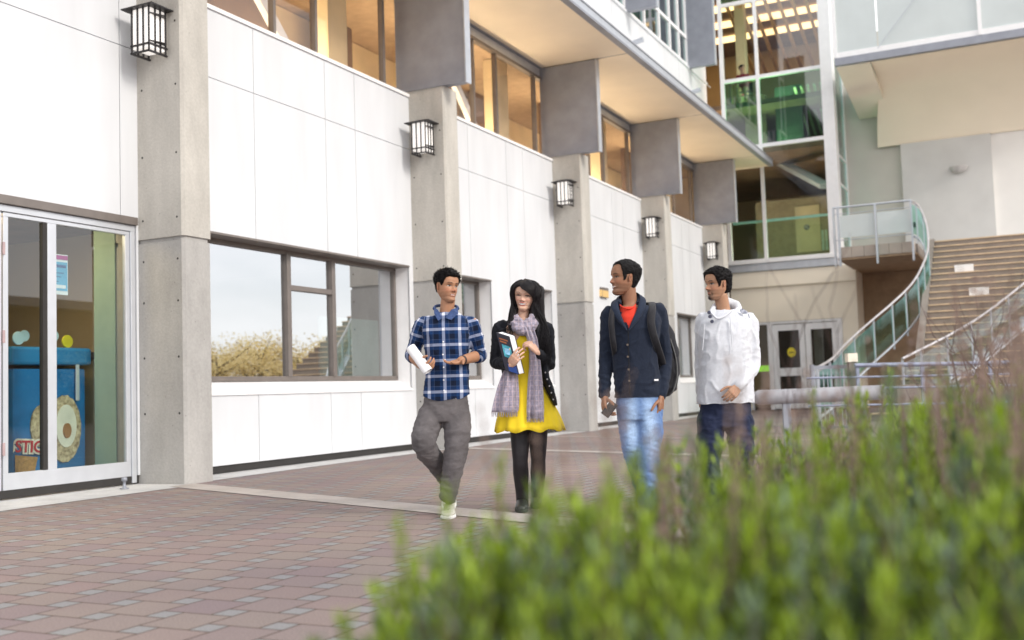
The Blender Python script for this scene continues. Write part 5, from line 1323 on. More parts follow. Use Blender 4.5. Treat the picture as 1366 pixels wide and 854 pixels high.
cd = b.fuse(.007, 5); cd.displace(lambda p, n: fold(p, .006, (14, 14, 16), 4)); cg = cd.build('cardigan', blackknit, p2)
for i, (px, py) in enumerate(((727.5, 497), (730, 506), (733, 515), (735.5, 524), (738, 533))):
    c = K(px, py, Y - .125); MB(WF).tube([c, c - V3(0, .005, 0)], .006, 8).build('button', mat('pale_button', (.35, .33, .33), .4), p2, frame=WF).parent = cg
# scarf
def scarf_mat():
    m, nt, o = nodes_of('grey_check_scarf'); b = N(nt, 'ShaderNodeBsdfPrincipled'); b.inputs['Roughness'].default_value = .9; b.inputs['Sheen Weight'].default_value = .4; b.inputs['Specular IOR Level'].default_value = .1
    tc = N(nt, 'ShaderNodeTexCoord'); sp = N(nt, 'ShaderNodeSeparateXYZ'); L(nt, tc.outputs['Object'], sp.inputs[0])
    def line(out, per, w_):
        a = N(nt, 'ShaderNodeMath', operation='DIVIDE'); L(nt, out, a.inputs[0]); a.inputs[1].default_value = per
        f = N(nt, 'ShaderNodeMath', operation='FRACT'); L(nt, a.outputs[0], f.inputs[0]); g = N(nt, 'ShaderNodeMath', operation='LESS_THAN'); L(nt, f.outputs[0], g.inputs[0]); g.inputs[1].default_value = w_; return g.outputs[0]
    ad = N(nt, 'ShaderNodeMath', operation='MAXIMUM'); L(nt, line(sp.outputs[0], .031, .16), ad.inputs[0]); L(nt, line(sp.outputs[2], .036, .14), ad.inputs[1])
    mx = N(nt, 'ShaderNodeMix', data_type='RGBA'); L(nt, ad.outputs[0], mx.inputs[0]); mx.inputs[6].default_value = (.30, .27, .34, 1); mx.inputs[7].default_value = (.42, .34, .38, 1)
    n2 = N(nt, 'ShaderNodeTexNoise'); n2.inputs['Scale'].default_value = 45; n2.inputs['Detail'].default_value = 5; L(nt, tc.outputs['Object'], n2.inputs['Vector'])
    rp = N(nt, 'ShaderNodeValToRGB'); rp.color_ramp.elements[0].color = (.75, .75, .75, 1); rp.color_ramp.elements[1].color = (1.3, 1.3, 1.3, 1); rp.color_ramp.elements[0].position = .3; rp.color_ramp.elements[1].position = .7; L(nt, n2.outputs[0], rp.inputs[0])
    m3 = N(nt, 'ShaderNodeMix', data_type='RGBA', blend_type='MULTIPLY'); m3.inputs[0].default_value = 1; L(nt, mx.outputs[2], m3.inputs[6]); L(nt, rp.outputs[0], m3.inputs[7]); L(nt, m3.outputs[2], b.inputs['Base Color'])
    L(nt, b.outputs[0], o.inputs[0]); return m
scarfm = scarf_mat()
b = Blob(WF)
b.limb([K(684, 424, Y + .02), K(687, 434, Y - .075), K(698, 441, Y - .115), K(711, 434, Y - .085), K(717, 423, Y + .01)], [.034, .040, .040, .040, .034])
b.limb([K(687, 415, Y + .03), K(689, 425, Y - .07), K(699, 433, Y - .10), K(710, 424, Y - .075), K(713, 415, Y + .03)], [.022, .026, .028, .026, .022])
b.limb([K(713, 419, Y + .04), K(700, 413, Y + .085), K(686, 419, Y + .04)], [.030, .032, .030])
sc_ = b.fuse(.0065, 3); sc_.displace(lambda p, n: fold(p, .013, (30, 30, 34), 6))
def tail(rows, seed, nx=26):
    mbx = MB(WF); vs = []
    for j, (py, xa, xb, dy) in enumerate(rows):
        for k in range(nx):
            t = k / (nx - 1); f = math.sin(t * 17 + seed + j * .25) * .013 + math.sin(t * 7 + seed * 2 - j * .3) * .014
            p = K(xa + (xb - xa) * t, py, Y + dy); vs.append(p + V3(0, f - .02 * math.sin(math.pi * t), 0))
    fs = [(i * nx + k, (i + 1) * nx + k, (i + 1) * nx + k + 1, i * nx + k + 1) for i in range(len(rows) - 1) for k in range(nx - 1)]
    mbx.add(vs, fs, True); o_ = vs[-nx:]
    fr_ = MB(WF)
    for k in range(nx):
        p = Vector(o_[k]); fr_.tube([p + V3(0, 0, .004), p + V3(.003 * math.sin(k * 3), 0, -.018), p + V3(.006 * math.sin(k * 5), 0, -.034)], [.0026, .002, .001], 4, cap=False)
    return mbx, fr_
sco = sc_.build('scarf', scarfm, p2)
for rows, sd_ in (([(437, 697, 712, -.125), (452, 703, 717, -.145), (470, 706, 720, -.155), (490, 706, 722, -.16), (510, 704, 724, -.165), (530, 703, 725.5, -.18), (548, 702.5, 726, -.20), (557, 703, 725.5, -.205)], 1),
                  ([(494, 672, 690, -.135), (504, 668, 691, -.15), (518, 663, 692, -.165), (532, 659.5, 692.5, -.18), (546, 656.5, 692, -.19), (550, 656, 690, -.19)], 4)):
    tm, fm = tail(rows, sd_); t_o = tm.build('tail', scarfm, p2, frame=WF); t_o.parent = sco; md = t_o.modifiers.new('t', 'SOLIDIFY'); md.thickness = .003; fm.build('fringe', scarfm, p2, frame=WF).parent = sco
# tights and boots
tights = mat('black_tights', (.013, .010, .013), .5, var=.5, scale=5, spec=.4)
b = Blob(WF)
b.limb([hL, mixv(hL, kL, .55), kL, mixv(kL, aL, .3), mixv(kL, aL, .6), aL], [.083, .072, .055, .058, .050, .036], sub=4)
b.limb([hR, mixv(hR, kR, .55), kR, mixv(kR, aR, .3), mixv(kR, aR, .6), aR], [.083, .070, .054, .058, .049, .036], sub=4)
b.fuse(.006, 3).build('tights', tights, p2)
bm_ = mat('black_leather', (.02, .018, .018), .35, var=.2, spec=.5)
for a_, fy in ((aL, -.15), (aR, -.13)):
    up = MB(WF); so = MB(WF); g = V3(a_.x, a_.y, 0); shoe(up, so, g + V3(-.01, fy, 0), g + V3(0, .07, .03), .042, .075)
    up.tube([V3(a_.x, a_.y + .02, .03), V3(a_.x, a_.y + .02, .08), V3(a_.x, a_.y + .015, .16)], [.045, .045, .05], 16)
    s1 = up.build('boot', bm_, p2, frame=WF); so.build('sole', rubber, p2, frame=WF).parent = s1
# the book she carries
c00, c10, c11, c01 = K(662, 443.5, Y - .235), K(679, 449, Y - .235), K(692, 500, Y - .215), K(674.5, 495, Y - .215)
nrm = ((c10 - c00).cross(c01 - c00)).normalized()
if nrm.y < 0: nrm = -nrm
bk_ = thing('textbook', 'thick textbook with a dark picture cover hugged by the woman in the yellow dress', 'book', tuple(c01), frame=WF)
sidev = (K(687, 447.5, Y - .235 + .055) - c10)
q = MB(WF)
def slab4(mb, f4, d0, d1):
    a = [p + nrm * 0 + sidev * d0 for p in f4]; b_ = [p + sidev * d1 for p in f4]; mb.add(a + b_, [(0, 1, 2, 3), (7, 6, 5, 4), (0, 4, 5, 1), (1, 5, 6, 2), (2, 6, 7, 3), (3, 7, 4, 0)])
f4 = [c00, c10, c11, c01]; cen = sum(f4, Vector()) / 4
slab4(q, f4, 0, .10); slab4(q, f4, .90, 1.0); q.build('cover', mat('book_cover_black', (.02, .02, .035), .35, var=.3), bk_, frame=WF)
q = MB(WF); slab4(q, [cen + (p - cen) * .97 for p in f4], .10, .90); q.build('pages', mat('book_pages', (.80, .80, .84), .7, var=.05, scale=80), bk_, frame=WF)
q = MB(WF)
def on_cover(u, v, e=.0015): return c00 + (c10 - c00) * u + (c01 - c00) * v - V3(0, 1, 0) * e
def patch(u0, u1, v0, v1, e=.0015): q.add([on_cover(u0, v0, e), on_cover(u1, v0, e), on_cover(u1, v1, e), on_cover(u0, v1, e)], [(0, 1, 2, 3)])
q.m = 0; patch(.22, .9, .28, .60); q.m = 1; patch(.35, .75, .36, .52, .0025); q.m = 2
for i in range(2): patch(.12, .8 - .15 * i, .12 + .07 * i, .16 + .07 * i)
q.m = 3; patch(.3, 1, .78, .97)
q.build('cover_print', [mat('cover_teal', (.02, .22, .34), .3, var=.5, scale=40, col2=(.1, .5, .6)), mat('cover_sky', (.25, .5, .75), .3, var=.4, scale=50), mat('cover_orange', (.30, .10, .04), .3), mat('cover_blue', (.02, .06, .25), .3)], bk_, frame=WF)

# ================================================================ MAN IN THE NAVY CARDIGAN
SKIN3 = (.29, .145, .085); Y = 7.2; base = ground_at(858, Y)
p3 = person('smiling man in profile with a navy cardigan over a red shirt and pale blue jeans', base)
sh_l, sh_r = K(812, 420, Y + .02), K(879, 416, Y + .04)
el_l, el_r = K(808, 478, Y + .05), K(888, 480, Y + .08)
wr_l, wr_r = K(806, 529, Y - .02), K(882, 530, Y - .04)
b = Blob(WF)
b.rings([(K(852, 550, Y), .12, .09, 0), (K(850, 500, Y), .12, .085, 0), (K(846, 460, Y), .14, .09, 0), (K(844, 425, Y), .14, .075, 0), (K(842, 408, Y), .075, .06, 0)])
b.limb([K(842, 420, Y + .01), K(840, 402, Y + .01), K(838, 384, Y)], [.060, .051, .052])
for s_, e_, w_ in ((sh_l, el_l, wr_l), (sh_r, el_r, wr_r)): b.limb([s_, mixv(s_, e_, .5), e_], [.042, .038, .032]); b.limb([e_, mixv(e_, w_, .4), w_], [.034, .032, .026])
hL, kL, aL = K(840, 545, Y + .02), K(845, 602, Y + .02), K(858, 655, Y + .42); hR, kR, aR = K(866, 545, Y), K(866, 606, Y - .04), K(864, 670, Y + .02)
b.limb([hL, kL, aL], [.055, .038, .03]); b.limb([hR, kR, aR], [.055, .038, .03])
body = b.fuse(.006, 3); body.col = np.tile(np.array(SKIN3), (len(body.co), 1))
hl = make_hand(wr_l, K(806, 550, Y - .07) - wr_l, V3(.95, .25, .1), V3(.15, -.95, 0), curls=(.55, .6, .7, .8), spread=.05, thumb=(.45, .35), fore=mixv(el_l, wr_l, .7), fr=.029)
hr = make_hand(wr_r, K(880, 560, Y - .06) - wr_r, V3(-.85, .45, .1), V3(-.35, -.9, 0), curls=(.45, .5, .55, .6), spread=.04, thumb=(.25, .1), fore=mixv(el_r, wr_r, .7), fr=.029)
for h_ in (hl, hr): h_.col = np.tile(np.array(SKIN3), (len(h_.co), 1))
hf3 = hair_line([(0, .204), (.4, .204), (.7, .200), (.9, .190), (1.08, .160), (1.18, .105), (1.22, .092), (1.38, .100), (1.48, .135), (1.8, .140), (2.0, .085), (2.2, .055), (3.15, .045)])
M3 = head_frame(K(832.5, 371.5, Y - .01), R(-70), R(-3), R(0), 1.03)
th3 = lambda ph, z: .004 + .010 * max(0, min(1, (z - .12) / .07)) + .012 * max(0, min(1, (abs(ph) - 1.9) / .6)) * max(0, min(1, (.15 - abs(z - .12)) / .1))
head = make_head(M3, SKIN3, smile=1, teeth=True, stubble=.35, hairfn=hf3, gaze=-.3, lip=(.30, .12, .10), nose=1.05)
(body + hl + hr + head).build('body', skin_mat, p3)
make_hair(M3, (1, 1, 1), hf3, th3, seed=8, tuft=450, tl=.005, sweep=(0, 1.2, -.2), rough=.004, rad=.0026).build('hair', hair_mat, p3, frame=WF)
red = cloth('red_tshirt', (.62, .045, .025), var=.08, scale=20, bump=.2)
b = Blob(WF); b.rings([(K(845, 480, Y), .12, .095, 0), (K(842, 440, Y - .012), .12, .105, 0), (K(839, 424, Y - .018), .09, .10, 0), (K(838, 410, Y - .012), .066, .072, 0)]); ts_ = b.fuse(.007, 4); ts_.build('t_shirt', red, p3)
q = MB(WF); q.tube(smooth_path([K(826, 405, Y - .0), K(829, 409, Y - .07), K(837.5, 412, Y - .105), K(846, 409, Y - .07), K(849, 404, Y + .0)], 5), .006, 8); q.build('neckband', red, p3, frame=WF)
navy = cloth('navy_knit', (.013, .019, .036), var=.14, scale=70, bump=.35, bscale=320, stretch=(1, 1, 1))
b = Blob(WF)
# torso left open in a V: built as a full shell; the V is cut afterwards
b.rings(torso_rings([(542, 820, 882, .118), (529, 820, 882, .118), (518, 819, 881, .120), (500, 819, 879, .116), (480, 818, 878, .116), (460, 816, 879, .122), (440, 813, 881, .125), (426, 812, 882, .115), (416, 818, 876, .095), (408, 826, 866, .075)], Y, 0))
for s_, e_, w_ in ((sh_l, el_l, wr_l), (sh_r, el_r, wr_r)):
    b.limb([mixv(s_, K(845, 418, Y), .2), s_, mixv(s_, e_, .5), e_, mixv(e_, w_, .5), mixv(e_, w_, .95)], [.055, .058, .052, .048, .044, .038], sub=4)
cs = b.fuse(.0065, 5)
vt = K(837.5, 440, Y); vl = K(824, 402, Y); vr = K(852, 402, Y)
keep = []
def inV(p):
    if p.y > Y - .02: return False
    t = (p.z - vt.z) / (vl.z - vt.z)
    if t < 0: return False
    t = min(t, 1.4); return vt.x + (vl.x - vt.x) * t < p.x < vt.x + (vr.x - vt.x) * t
flag = np.array([inV(Vector(c)) for c in cs.co]); cs.f = [f for f in cs.f if not any(flag[i] for i in f)]
def knitf(p, n):
    d = fold(p, .007, (11, 11, 9), 31)
    if p.z < K(850, 512, Y).z and abs(p.x - K(850, 500, Y).x) < .17: d += -.003
    for w_ in (wr_l, wr_r):
        if (p - w_).length < .16: d += .0022 * math.sin(p.z * 120 + 6 * nz3(p, (8, 8, 8)))
    return d
cs.displace(knitf); zh3 = K(850, 530, Y).z; hx3 = K(850, 530, Y).x
for c in cs.co:
    if abs(c[0] - hx3) < .165 and c[2] < zh3: c[2] = zh3
cg = cs.build('cardigan', navy, p3)
# shawl collar: two thick rolls meeting at the V
def lapel(mb, cpts, w0, tk=.012):
    """flat strip following cpts; w0 = outward vectors"""
    vs = []; 
    for p, w_ in zip(cpts, w0):
        p = Vector(p); w_ = Vector(w_)
        vs += [p, p + w_ * .5 + V3(0, -tk, 0), p + w_, p + w_ * .98 + V3(0, .012, 0), p + V3(0, .014, 0)]
    n = 5; fs = [(i * n + k, i * n + (k + 1) % n, (i + 1) * n + (k + 1) % n, (i + 1) * n + k) for i in range(len(cpts) - 1) for k in range(n)]
    mb.add(vs, fs, True)
q = MB(WF)
for sg, pts in ((-1, [(849, 0, 0)]),): pass
L_ = [K(837.5, 441, Y - .128), K(831, 425, Y - .125), K(826, 411, Y - .10), K(825, 400, Y - .04), K(830, 393, Y + .03), K(840, 390, Y + .075)]
Lw = [V3(-.012, 0, 0), V3(-.045, .01, -.004), V3(-.055, .02, -.002), V3(-.045, .03, -.01), V3(-.03, .03, -.03), V3(0, .03, -.04)]
R_ = [K(837.5, 441, Y - .130), K(844, 425, Y - .127), K(850, 411, Y - .10), K(853, 398, Y - .04), K(850, 390, Y + .03), K(840, 390, Y + .075)]
Rw = [V3(.012, 0, 0), V3(.050, .01, -.004), V3(.060, .02, -.002), V3(.050, .03, -.01), V3(.035, .03, -.03), V3(0, .03, -.04)]
def dens(a): return smooth_path(a, 5)
lapel(q, dens(L_), dens(Lw)); lapel(q, dens(R_), dens(Rw))
q.tube(smooth_path([K(824.5, 406, Y - .04), K(827, 399, Y + .05), K(839, 395, Y + .09), K(851, 398, Y + .05), K(853, 406, Y - .04)], 5), .024, 10); q.tube(smooth_path([K(821, 414, Y - .03), K(824, 408, Y + .05), K(839, 404, Y + .10), K(855, 407, Y + .05), K(858, 414, Y - .03)], 5), .030, 10)
cl_ = q.build('shawl_collar', cloth('navy_collar', (.017, .025, .047), var=.12, scale=70, bump=.3), p3, frame=WF); cl_.parent = cg
md = cl_.modifiers.new('s', 'SUBSURF'); md.levels = 1; md.render_levels = 1
q = MB(WF); q.tube(smooth_path([K(838, 441, Y - .130), K(838.5, 470, Y - .124), K(839.5, 500, Y - .122), K(840, 528, Y - .124)], 4), .004, 6); q.build('placket', blackknit, p3, frame=WF).parent = cg
for i, (px, py) in enumerate(((837, 460), (837.5, 476), (838.5, 493), (839.5, 508))):
    c = K(px, py, Y - .130); MB(WF).tube([c, c - V3(0, .006, 0)], .0075, 10).build('button', mat('horn_button', (.10, .075, .06), .35), p3, frame=WF).parent = cg
q = MB(WF); c = K(875.5, 507, Y - .115); q.box(c.x - .014, c.x + .014, c.y - .003, c.y + .003, c.z - .006, c.z + .006); q.build('small_tag', white_paint, p3, frame=WF).parent = cg
# jeans
def jeans_mat():
    m = attr_mat('faded_denim', .85, 0, .3, 400, .2, .12, 120, .2); return m
b = Blob(WF)
b.rings([(K(852, 560, Y), .14, .10, 0), (K(852, 545, Y), .155, .112, 0), (K(851, 530, Y), .150, .108, 0), (K(851, 515, Y), .135, .10, 0)][::-1])
b.limb([hL, mixv(hL, kL, .5) + V3(-.005, 0, 0), kL, mixv(kL, aL, .5), aL], [.092, .086, .072, .062, .058], sub=4)
b.limb([hR, mixv(hR, kR, .5) + V3(.005, 0, 0), kR, mixv(kR, aR, .5), mixv(kR, aR, .88), aR], [.095, .088, .076, .070, .066, .070], sub=4)
j_ = b.fuse(.008, 5)
j_.displace(leg_folds)
def denim(p, n):
    f = .5 + .5 * nz3(p, (7, 7, 5), 2); th_ = math.exp(-((p.z - .62) / .22) ** 2) * (1 if n.y < 0 else .3)
    hx = K(866, 600, Y).x if p.x > K(853, 600, Y).x else K(842, 600, Y).x; mid = math.exp(-((p.x - hx) / .045) ** 2)
    k = min(1, .15 + .75 * th_ * mid + .3 * f * mid); k = max(0, min(1, k)); a = Vector((.055, .13, .33)); c = Vector((.36, .50, .72)); return tuple(a.lerp(c, k))
j_.paint(denim); j_.build('jeans', jeans_mat(), p3)
brown_l = mat('brown_leather', (.12, .075, .05), .45, var=.2)
for a_, g0, g1 in ((aR, V3(aR.x - .02, Y - .20, 0), V3(aR.x, Y + .09, 0)), (aL, V3(aL.x - .01, Y + .28, .0), V3(aL.x, Y + .54, .10))):
    up = MB(WF); so = MB(WF); shoe(up, so, g0, g1, .05, .08); s1 = up.build('shoe', brown_l, p3, frame=WF); so.build('sole', rubber, p3, frame=WF).parent = s1
# phone in his hand
ph_ = MB(WF); pc = K(813, 546, Y - .10); 
T = Matrix.Translation(pc) @ Matrix.Rotation(R(40), 4, 'Y') @ Matrix.Rotation(R(-30), 4, 'Z')
pm = MB(WF); pm.box(-.031, .031, -.006, .006, -.055, .055); ph_.m = 0; ph_.add([T @ Vector(v_) for v_ in pm.v], pm.f); pm = MB(WF); pm.box(-.027, .027, -.0072, -.006, -.045, .045); ph_.m = 1; ph_.add([T @ Vector(v_) for v_ in pm.v], pm.f)
single(ph_, 'mobile_phone', [mat('phone_black', (.012, .012, .014), .2), mat('phone_screen', (.004, .004, .006), .05)], 'black phone in the lowered hand of the man in the navy cardigan', 'phone', loc=tuple(pc), frame=WF, bevel=.003)
# backpack
bp_ = thing('backpack', 'black backpack worn by the man in the navy cardigan', 'backpack', tuple(K(880, 520, Y + .22)), frame=WF)
b = Blob(WF); 
b.rings([(K(876, 530, Y + .24), .09, .09, .0), (K(878, 520, Y + .25), .130, .11, 0), (K(880, 495, Y + .25), .145, .12, 0), (K(878, 465, Y + .24), .142, .11, 0), (K(874, 440, Y + .22), .125, .095, 0), (K(868, 424, Y + .20), .10, .06, 0)])
bkk = b.fuse(.008, 5); bkk.displace(lambda p, n: fold(p, .008, (8, 8, 8), 12)); 
pack = cloth('black_nylon', (.014, .014, .018), rough=.6, var=.3, scale=30, bump=.2, sheen=.1)
bkk.build('bag', pack, bp_)
q = MB(WF); q.tube(smooth_path([K(894, 452, Y + .14), K(902, 480, Y + .15), K(903, 505, Y + .15), K(897, 524, Y + .14)], 4), .006, 6); q.build('zip', mat('zip_grey', (.1, .1, .1), .4), bp_, frame=WF)
def strap(pts, w, tk=.010):
    m_ = MB(WF); P_ = smooth_path(pts, 5); vs = []
    for i, p in enumerate(P_):
        t = i / (len(P_) - 1); hw = w * (1 if t < .8 else 1 - (t - .8) * 2.2); vs += [p + V3(-hw, 0, 0), p + V3(-hw * .6, -tk, 0), p + V3(hw * .6, -tk, 0), p + V3(hw, 0, 0), p + V3(hw * .5, tk * .6, 0), p + V3(-hw * .5, tk * .6, 0)]
    m_.add(vs, [(i * 6 + k, i * 6 + (k + 1) % 6, (i + 1) * 6 + (k + 1) % 6, (i + 1) * 6 + k) for i in range(len(P_) - 1) for k in range(6)], True); return m_
strap([K(862, 412, Y + .16), K(868, 403, Y + .05), K(870, 412, Y - .075), K(868.5, 425, Y - .125), K(870, 440, Y - .135), K(876, 460, Y - .11), K(884, 485, Y + .02), K(884, 495, Y + .10)], .027).build('shoulder_strap', pack, bp_, frame=WF)
strap([K(828, 412, Y + .16), K(822, 405, Y + .05), K(818, 412, Y - .07), K(815.5, 428, Y - .115), K(816.5, 445, Y - .12), K(819, 465, Y - .09), K(820, 480, Y + .04)], .020).build('shoulder_strap', pack, bp_, frame=WF)

# ================================================================ MAN IN THE WHITE HOODIE
SKIN4 = (.40, .22, .135); Y = 7.6; base = ground_at(968, Y)
p4 = person('man with a goatee in a white hooded pullover and dark navy jeans, looking left', base)
sh_l, sh_r = K(938, 428, Y + .04), K(1000, 430, Y + .02)
el_l, el_r = K(936, 482, Y + .10), K(1004, 487, Y + .03)
wr_l, wr_r = K(936, 526, Y + .08), K(984, 517, Y - .15)
b = Blob(WF)
b.rings([(K(968, 560, Y), .14, .09, 0), (K(969, 500, Y), .14, .085, 0), (K(969, 460, Y), .14, .09, 0), (K(969, 430, Y), .14, .075, 0), (K(967, 416, Y), .075, .06, 0)])
b.limb([K(966, 426, Y + .02), K(965, 412, Y + .02), K(961, 394, Y)], [.056, .049, .051])
for s_, e_, w_ in ((sh_l, el_l, wr_l), (sh_r, el_r, wr_r)): b.limb([s_, mixv(s_, e_, .5), e_], [.042, .038, .032]); b.limb([e_, mixv(e_, w_, .4), w_], [.034, .032, .026])
hL, kL, aL = K(949, 560, Y), K(945, 615, Y - .02), K(948, 668, Y + .05); hR, kR, aR = K(986, 560, Y), K(990, 612, Y + .0), K(992, 660, Y + .35)
b.limb([hL, kL, aL], [.055, .038, .03]); b.limb([hR, kR, aR], [.055, .038, .03])
body = b.fuse(.006, 3); body.col = np.tile(np.array(SKIN4), (len(body.co), 1))
hr = make_hand(wr_r, K(972, 532, Y - .24) - wr_r, V3(-.45, .75, -.45), V3(-.75, -.5, -.1), curls=(.7, .75, .8, .9), spread=.03, thumb=(.3, .25), fore=mixv(el_r, wr_r, .7), fr=.029)
hl = make_hand(wr_l, K(935, 545, Y + .05) - wr_l, V3(.9, 0, 0), V3(.1, -.9, 0), curls=(.4, .45, .5, .6), spread=.04, thumb=(.25, .1), fore=mixv(el_l, wr_l, .7), fr=.029)
for h_ in (hl, hr): h_.col = np.tile(np.array(SKIN4), (len(h_.co), 1))
hf4 = hair_line([(0, .190), (.4, .189), (.7, .184), (.9, .168), (1.05, .135), (1.15, .105), (1.22, .090), (1.36, .100), (1.46, .135), (1.8, .140), (2.0, .085), (2.2, .045), (3.15, .03)])
M4 = head_frame(K(957, 379.5, Y - .01), R(-66), R(2), R(0), 1.0)
th4 = lambda ph, z: .006 + .014 * max(0, min(1, (z - .12) / .07)) + .022 * math.exp(-((abs(ph) - 3.1) / .7) ** 2 - ((z - .085) / .04) ** 2)
head = make_head(M4, SKIN4, smile=0, stubble=.25, goatee=.95, hairfn=hf4, gaze=-.2, nose=1.15)
(body + hl + hr + head).build('body', skin_mat, p4)
make_hair(M4, (1, 1, 1), hf4, th4, seed=13, tuft=900, tl=.009, sweep=(0, .5, .0), rough=.007).build('hair', hair_mat, p4, frame=WF)
wk = cloth('white_knit', (.64, .66, .71), var=.05, scale=60, bump=.4, bscale=240)
b = Blob(WF)
b.rings(torso_rings([(550, 930, 1006, .125), (537, 930, 1006, .125), (528, 929, 1007, .125), (518, 931, 1005, .135), (500, 932, 1004, .130), (480, 933, 1002, .125), (460, 932, 1002, .128), (442, 931, 1004, .122), (430, 933, 1002, .110), (421, 941, 993, .090), (414, 950, 982, .075)], Y, 0))
b.limb([mixv(sh_l, K(968, 430, Y), .2), sh_l, mixv(sh_l, el_l, .5), el_l, mixv(el_l, wr_l, .5), mixv(el_l, wr_l, .96)], [.058, .060, .054, .050, .047, .040], sub=4)
b.limb([mixv(sh_r, K(968, 430, Y), .2), sh_r, mixv(sh_r, el_r, .5), el_r, mixv(el_r, wr_r, .5), mixv(el_r, wr_r, .97)], [.058, .063, .060, .055, .050, .040], sub=4)
# the hood lying on the shoulders
b.limb([K(949, 419, Y - .07), K(951, 411, Y - .0), K(958, 407, Y + .08), K(972, 404, Y + .13), K(984, 410, Y + .09), K(983, 416, Y + .0), K(972, 424, Y - .085)], [.015, .019, .030, .038, .032, .022, .016], sub=4)
hd_ = b.fuse(.0072, 4)
def hoodf(p, n):
    d = fold(p, .008, (10, 10, 8), 41); 
    if p.x > K(990, 480, Y).x - .02: d += fold(p, .005, (10, 10, 18), 17)
    return d
hd_.displace(hoodf); zh4 = K(968, 538, Y).z
for c in hd_.co:
    if c[2] < zh4: c[2] = zh4 + .003 * math.sin(c[0] * 50)
ho = hd_.build('hooded_pullover', wk, p4)
q = MB(WF); q.tube(smooth_path([K(947, 416, Y - .085), K(952, 421, Y - .115), K(957, 425, Y - .125), K(966, 422, Y - .115), K(976, 414, Y - .075)], 5), .008, 8); q.build('neck_seam', wk, p4, frame=WF).parent = ho
for (a, c, d) in (((940, 432), (938.5, 452), (937, 467)), ((974, 424), (976, 448), (977, 471))):
    q = MB(WF); q.tube(smooth_path([K(*a, Y - .125), K(*c, Y - .142), K(*d, Y - .142)], 4), .0032, 6); q.build('drawstring', wk, p4, frame=WF).parent = ho
for px, py in ((945.5, 417), (946.8, 422.5), (949.5, 429)):
    c = K(px, py, Y - .118 - (py - 417) * .0012); MB(WF).tube([c, c - V3(-.002, .009, 0)], .0125, 14).build('button', mat('navy_button', (.02, .025, .06), .4), p4, frame=WF).parent = ho
q = MB(WF); navyp = mat('navy_print', (.06, .08, .18), .7, var=.6, scale=60, col2=(.5, .52, .6))
q.add([K(986, 412.5, Y - .075), K(991, 412, Y - .078), K(998, 416, Y - .083), K(996, 419, Y - .093), K(989, 418, Y - .091)], [(0, 1, 2, 3, 4)]); q.add([K(997, 418, Y - .088), K(999, 419, Y - .088), K(1000.5, 424, Y - .091), K(999, 424, Y - .091)], [(0, 1, 2, 3)])
q.build('shoulder_print', navyp, p4, frame=WF).parent = ho
b = Blob(WF)
b.rings([(K(968, 570, Y), .17, .10, 0), (K(968, 550, Y), .185, .115, 0), (K(968, 535, Y), .180, .112, 0), (K(968, 522, Y), .16, .10, 0)][::-1])
b.limb([hL, mixv(hL, kL, .5), kL, mixv(kL, aL, .5), aL], [.105, .098, .085, .078, .072], sub=4)
b.limb([hR, mixv(hR, kR, .5), kR, mixv(kR, aR, .5), aR], [.105, .098, .085, .078, .070], sub=4)
j_ = b.fuse(.0085, 5); j_.displace(leg_folds); j_.build('jeans', cloth('dark_navy_denim', (.018, .025, .058), var=.3, scale=12, bump=.3), p4)
for a_, g0, g1 in ((aL, V3(aL.x - .03, Y - .17, 0), V3(aL.x, Y + .12, 0)), (aR, V3(aR.x - .01, Y + .24, 0), V3(aR.x, Y + .5, .08))):
    up = MB(WF); so = MB(WF); shoe(up, so, g0, g1, .05, .08); s1 = up.build('shoe', bm_, p4, frame=WF); so.build('sole', white_paint, p4, frame=WF).parent = s1

# ================================================================ PERSON SEATED UPSTAIRS IN THE TOWER
def BP(n, s_, z): return BF @ Vector((n, s_, z))
b0 = BP(-7.75, TS + .75, 9.93)
p5 = person('person in a maroon top seated behind the glass high up in the tower', b0)
hc = BP(-7.80, TS + .62, 11.10); sh = BP(-7.80, TS + .70, 10.86); hip = BP(-7.80, TS + .85, 10.38)
b = Blob(WF); b.limb([sh, mixv(sh, hc, .6), hc - V3(0, 0, .08)], [.055, .05, .05]); b.limb([hip, mixv(hip, sh, .5), sh - V3(0, 0, .06)], [.12, .12, .11])
for sg in (-1, 1):
    e_ = BP(-7.80 + sg * .22, TS + .62, 10.62); w_ = BP(-7.80 + sg * .12, TS + .42, 10.68); b.limb([BP(-7.80 + sg * .17, TS + .70, 10.86), e_, w_], [.045, .038, .028])
    kn = BP(-7.80 + sg * .12, TS + .45, 10.40); b.limb([BP(-7.80 + sg * .09, TS + .85, 10.36), kn, BP(-7.80 + sg * .12, TS + .48, 9.97)], [.08, .06, .045])
bd = b.fuse(.008, 3); bd.col = np.tile(np.array((.45, .27, .2)), (len(bd.co), 1))
M5 = head_frame(hc, R(40), R(8), 0, 1.0); (bd + make_head(M5, (.45, .27, .2), hairfn=hf1, nphi=60, nz=60)).build('body', skin_mat, p5)
make_hair(M5, (1, 1, 1), hf1, lambda ph, z: .014, seed=21, tuft=0, nphi=50, nz=40).build('hair', hair_mat, p5, frame=WF)
b = Blob(WF); b.limb([hip, mixv(hip, sh, .5), sh - V3(0, 0, .03)], [.145, .15, .13])
for sg in (-1, 1): b.limb([BP(-7.80 + sg * .15, TS + .70, 10.87), BP(-7.80 + sg * .23, TS + .62, 10.62), BP(-7.80 + sg * .14, TS + .45, 10.67)], [.065, .055, .042])
sw = b.fuse(.012, 4); sw.displace(lambda p, n: fold(p, .006)); sw.build('sweater', cloth('maroon_knit', (.20, .018, .035)), p5)
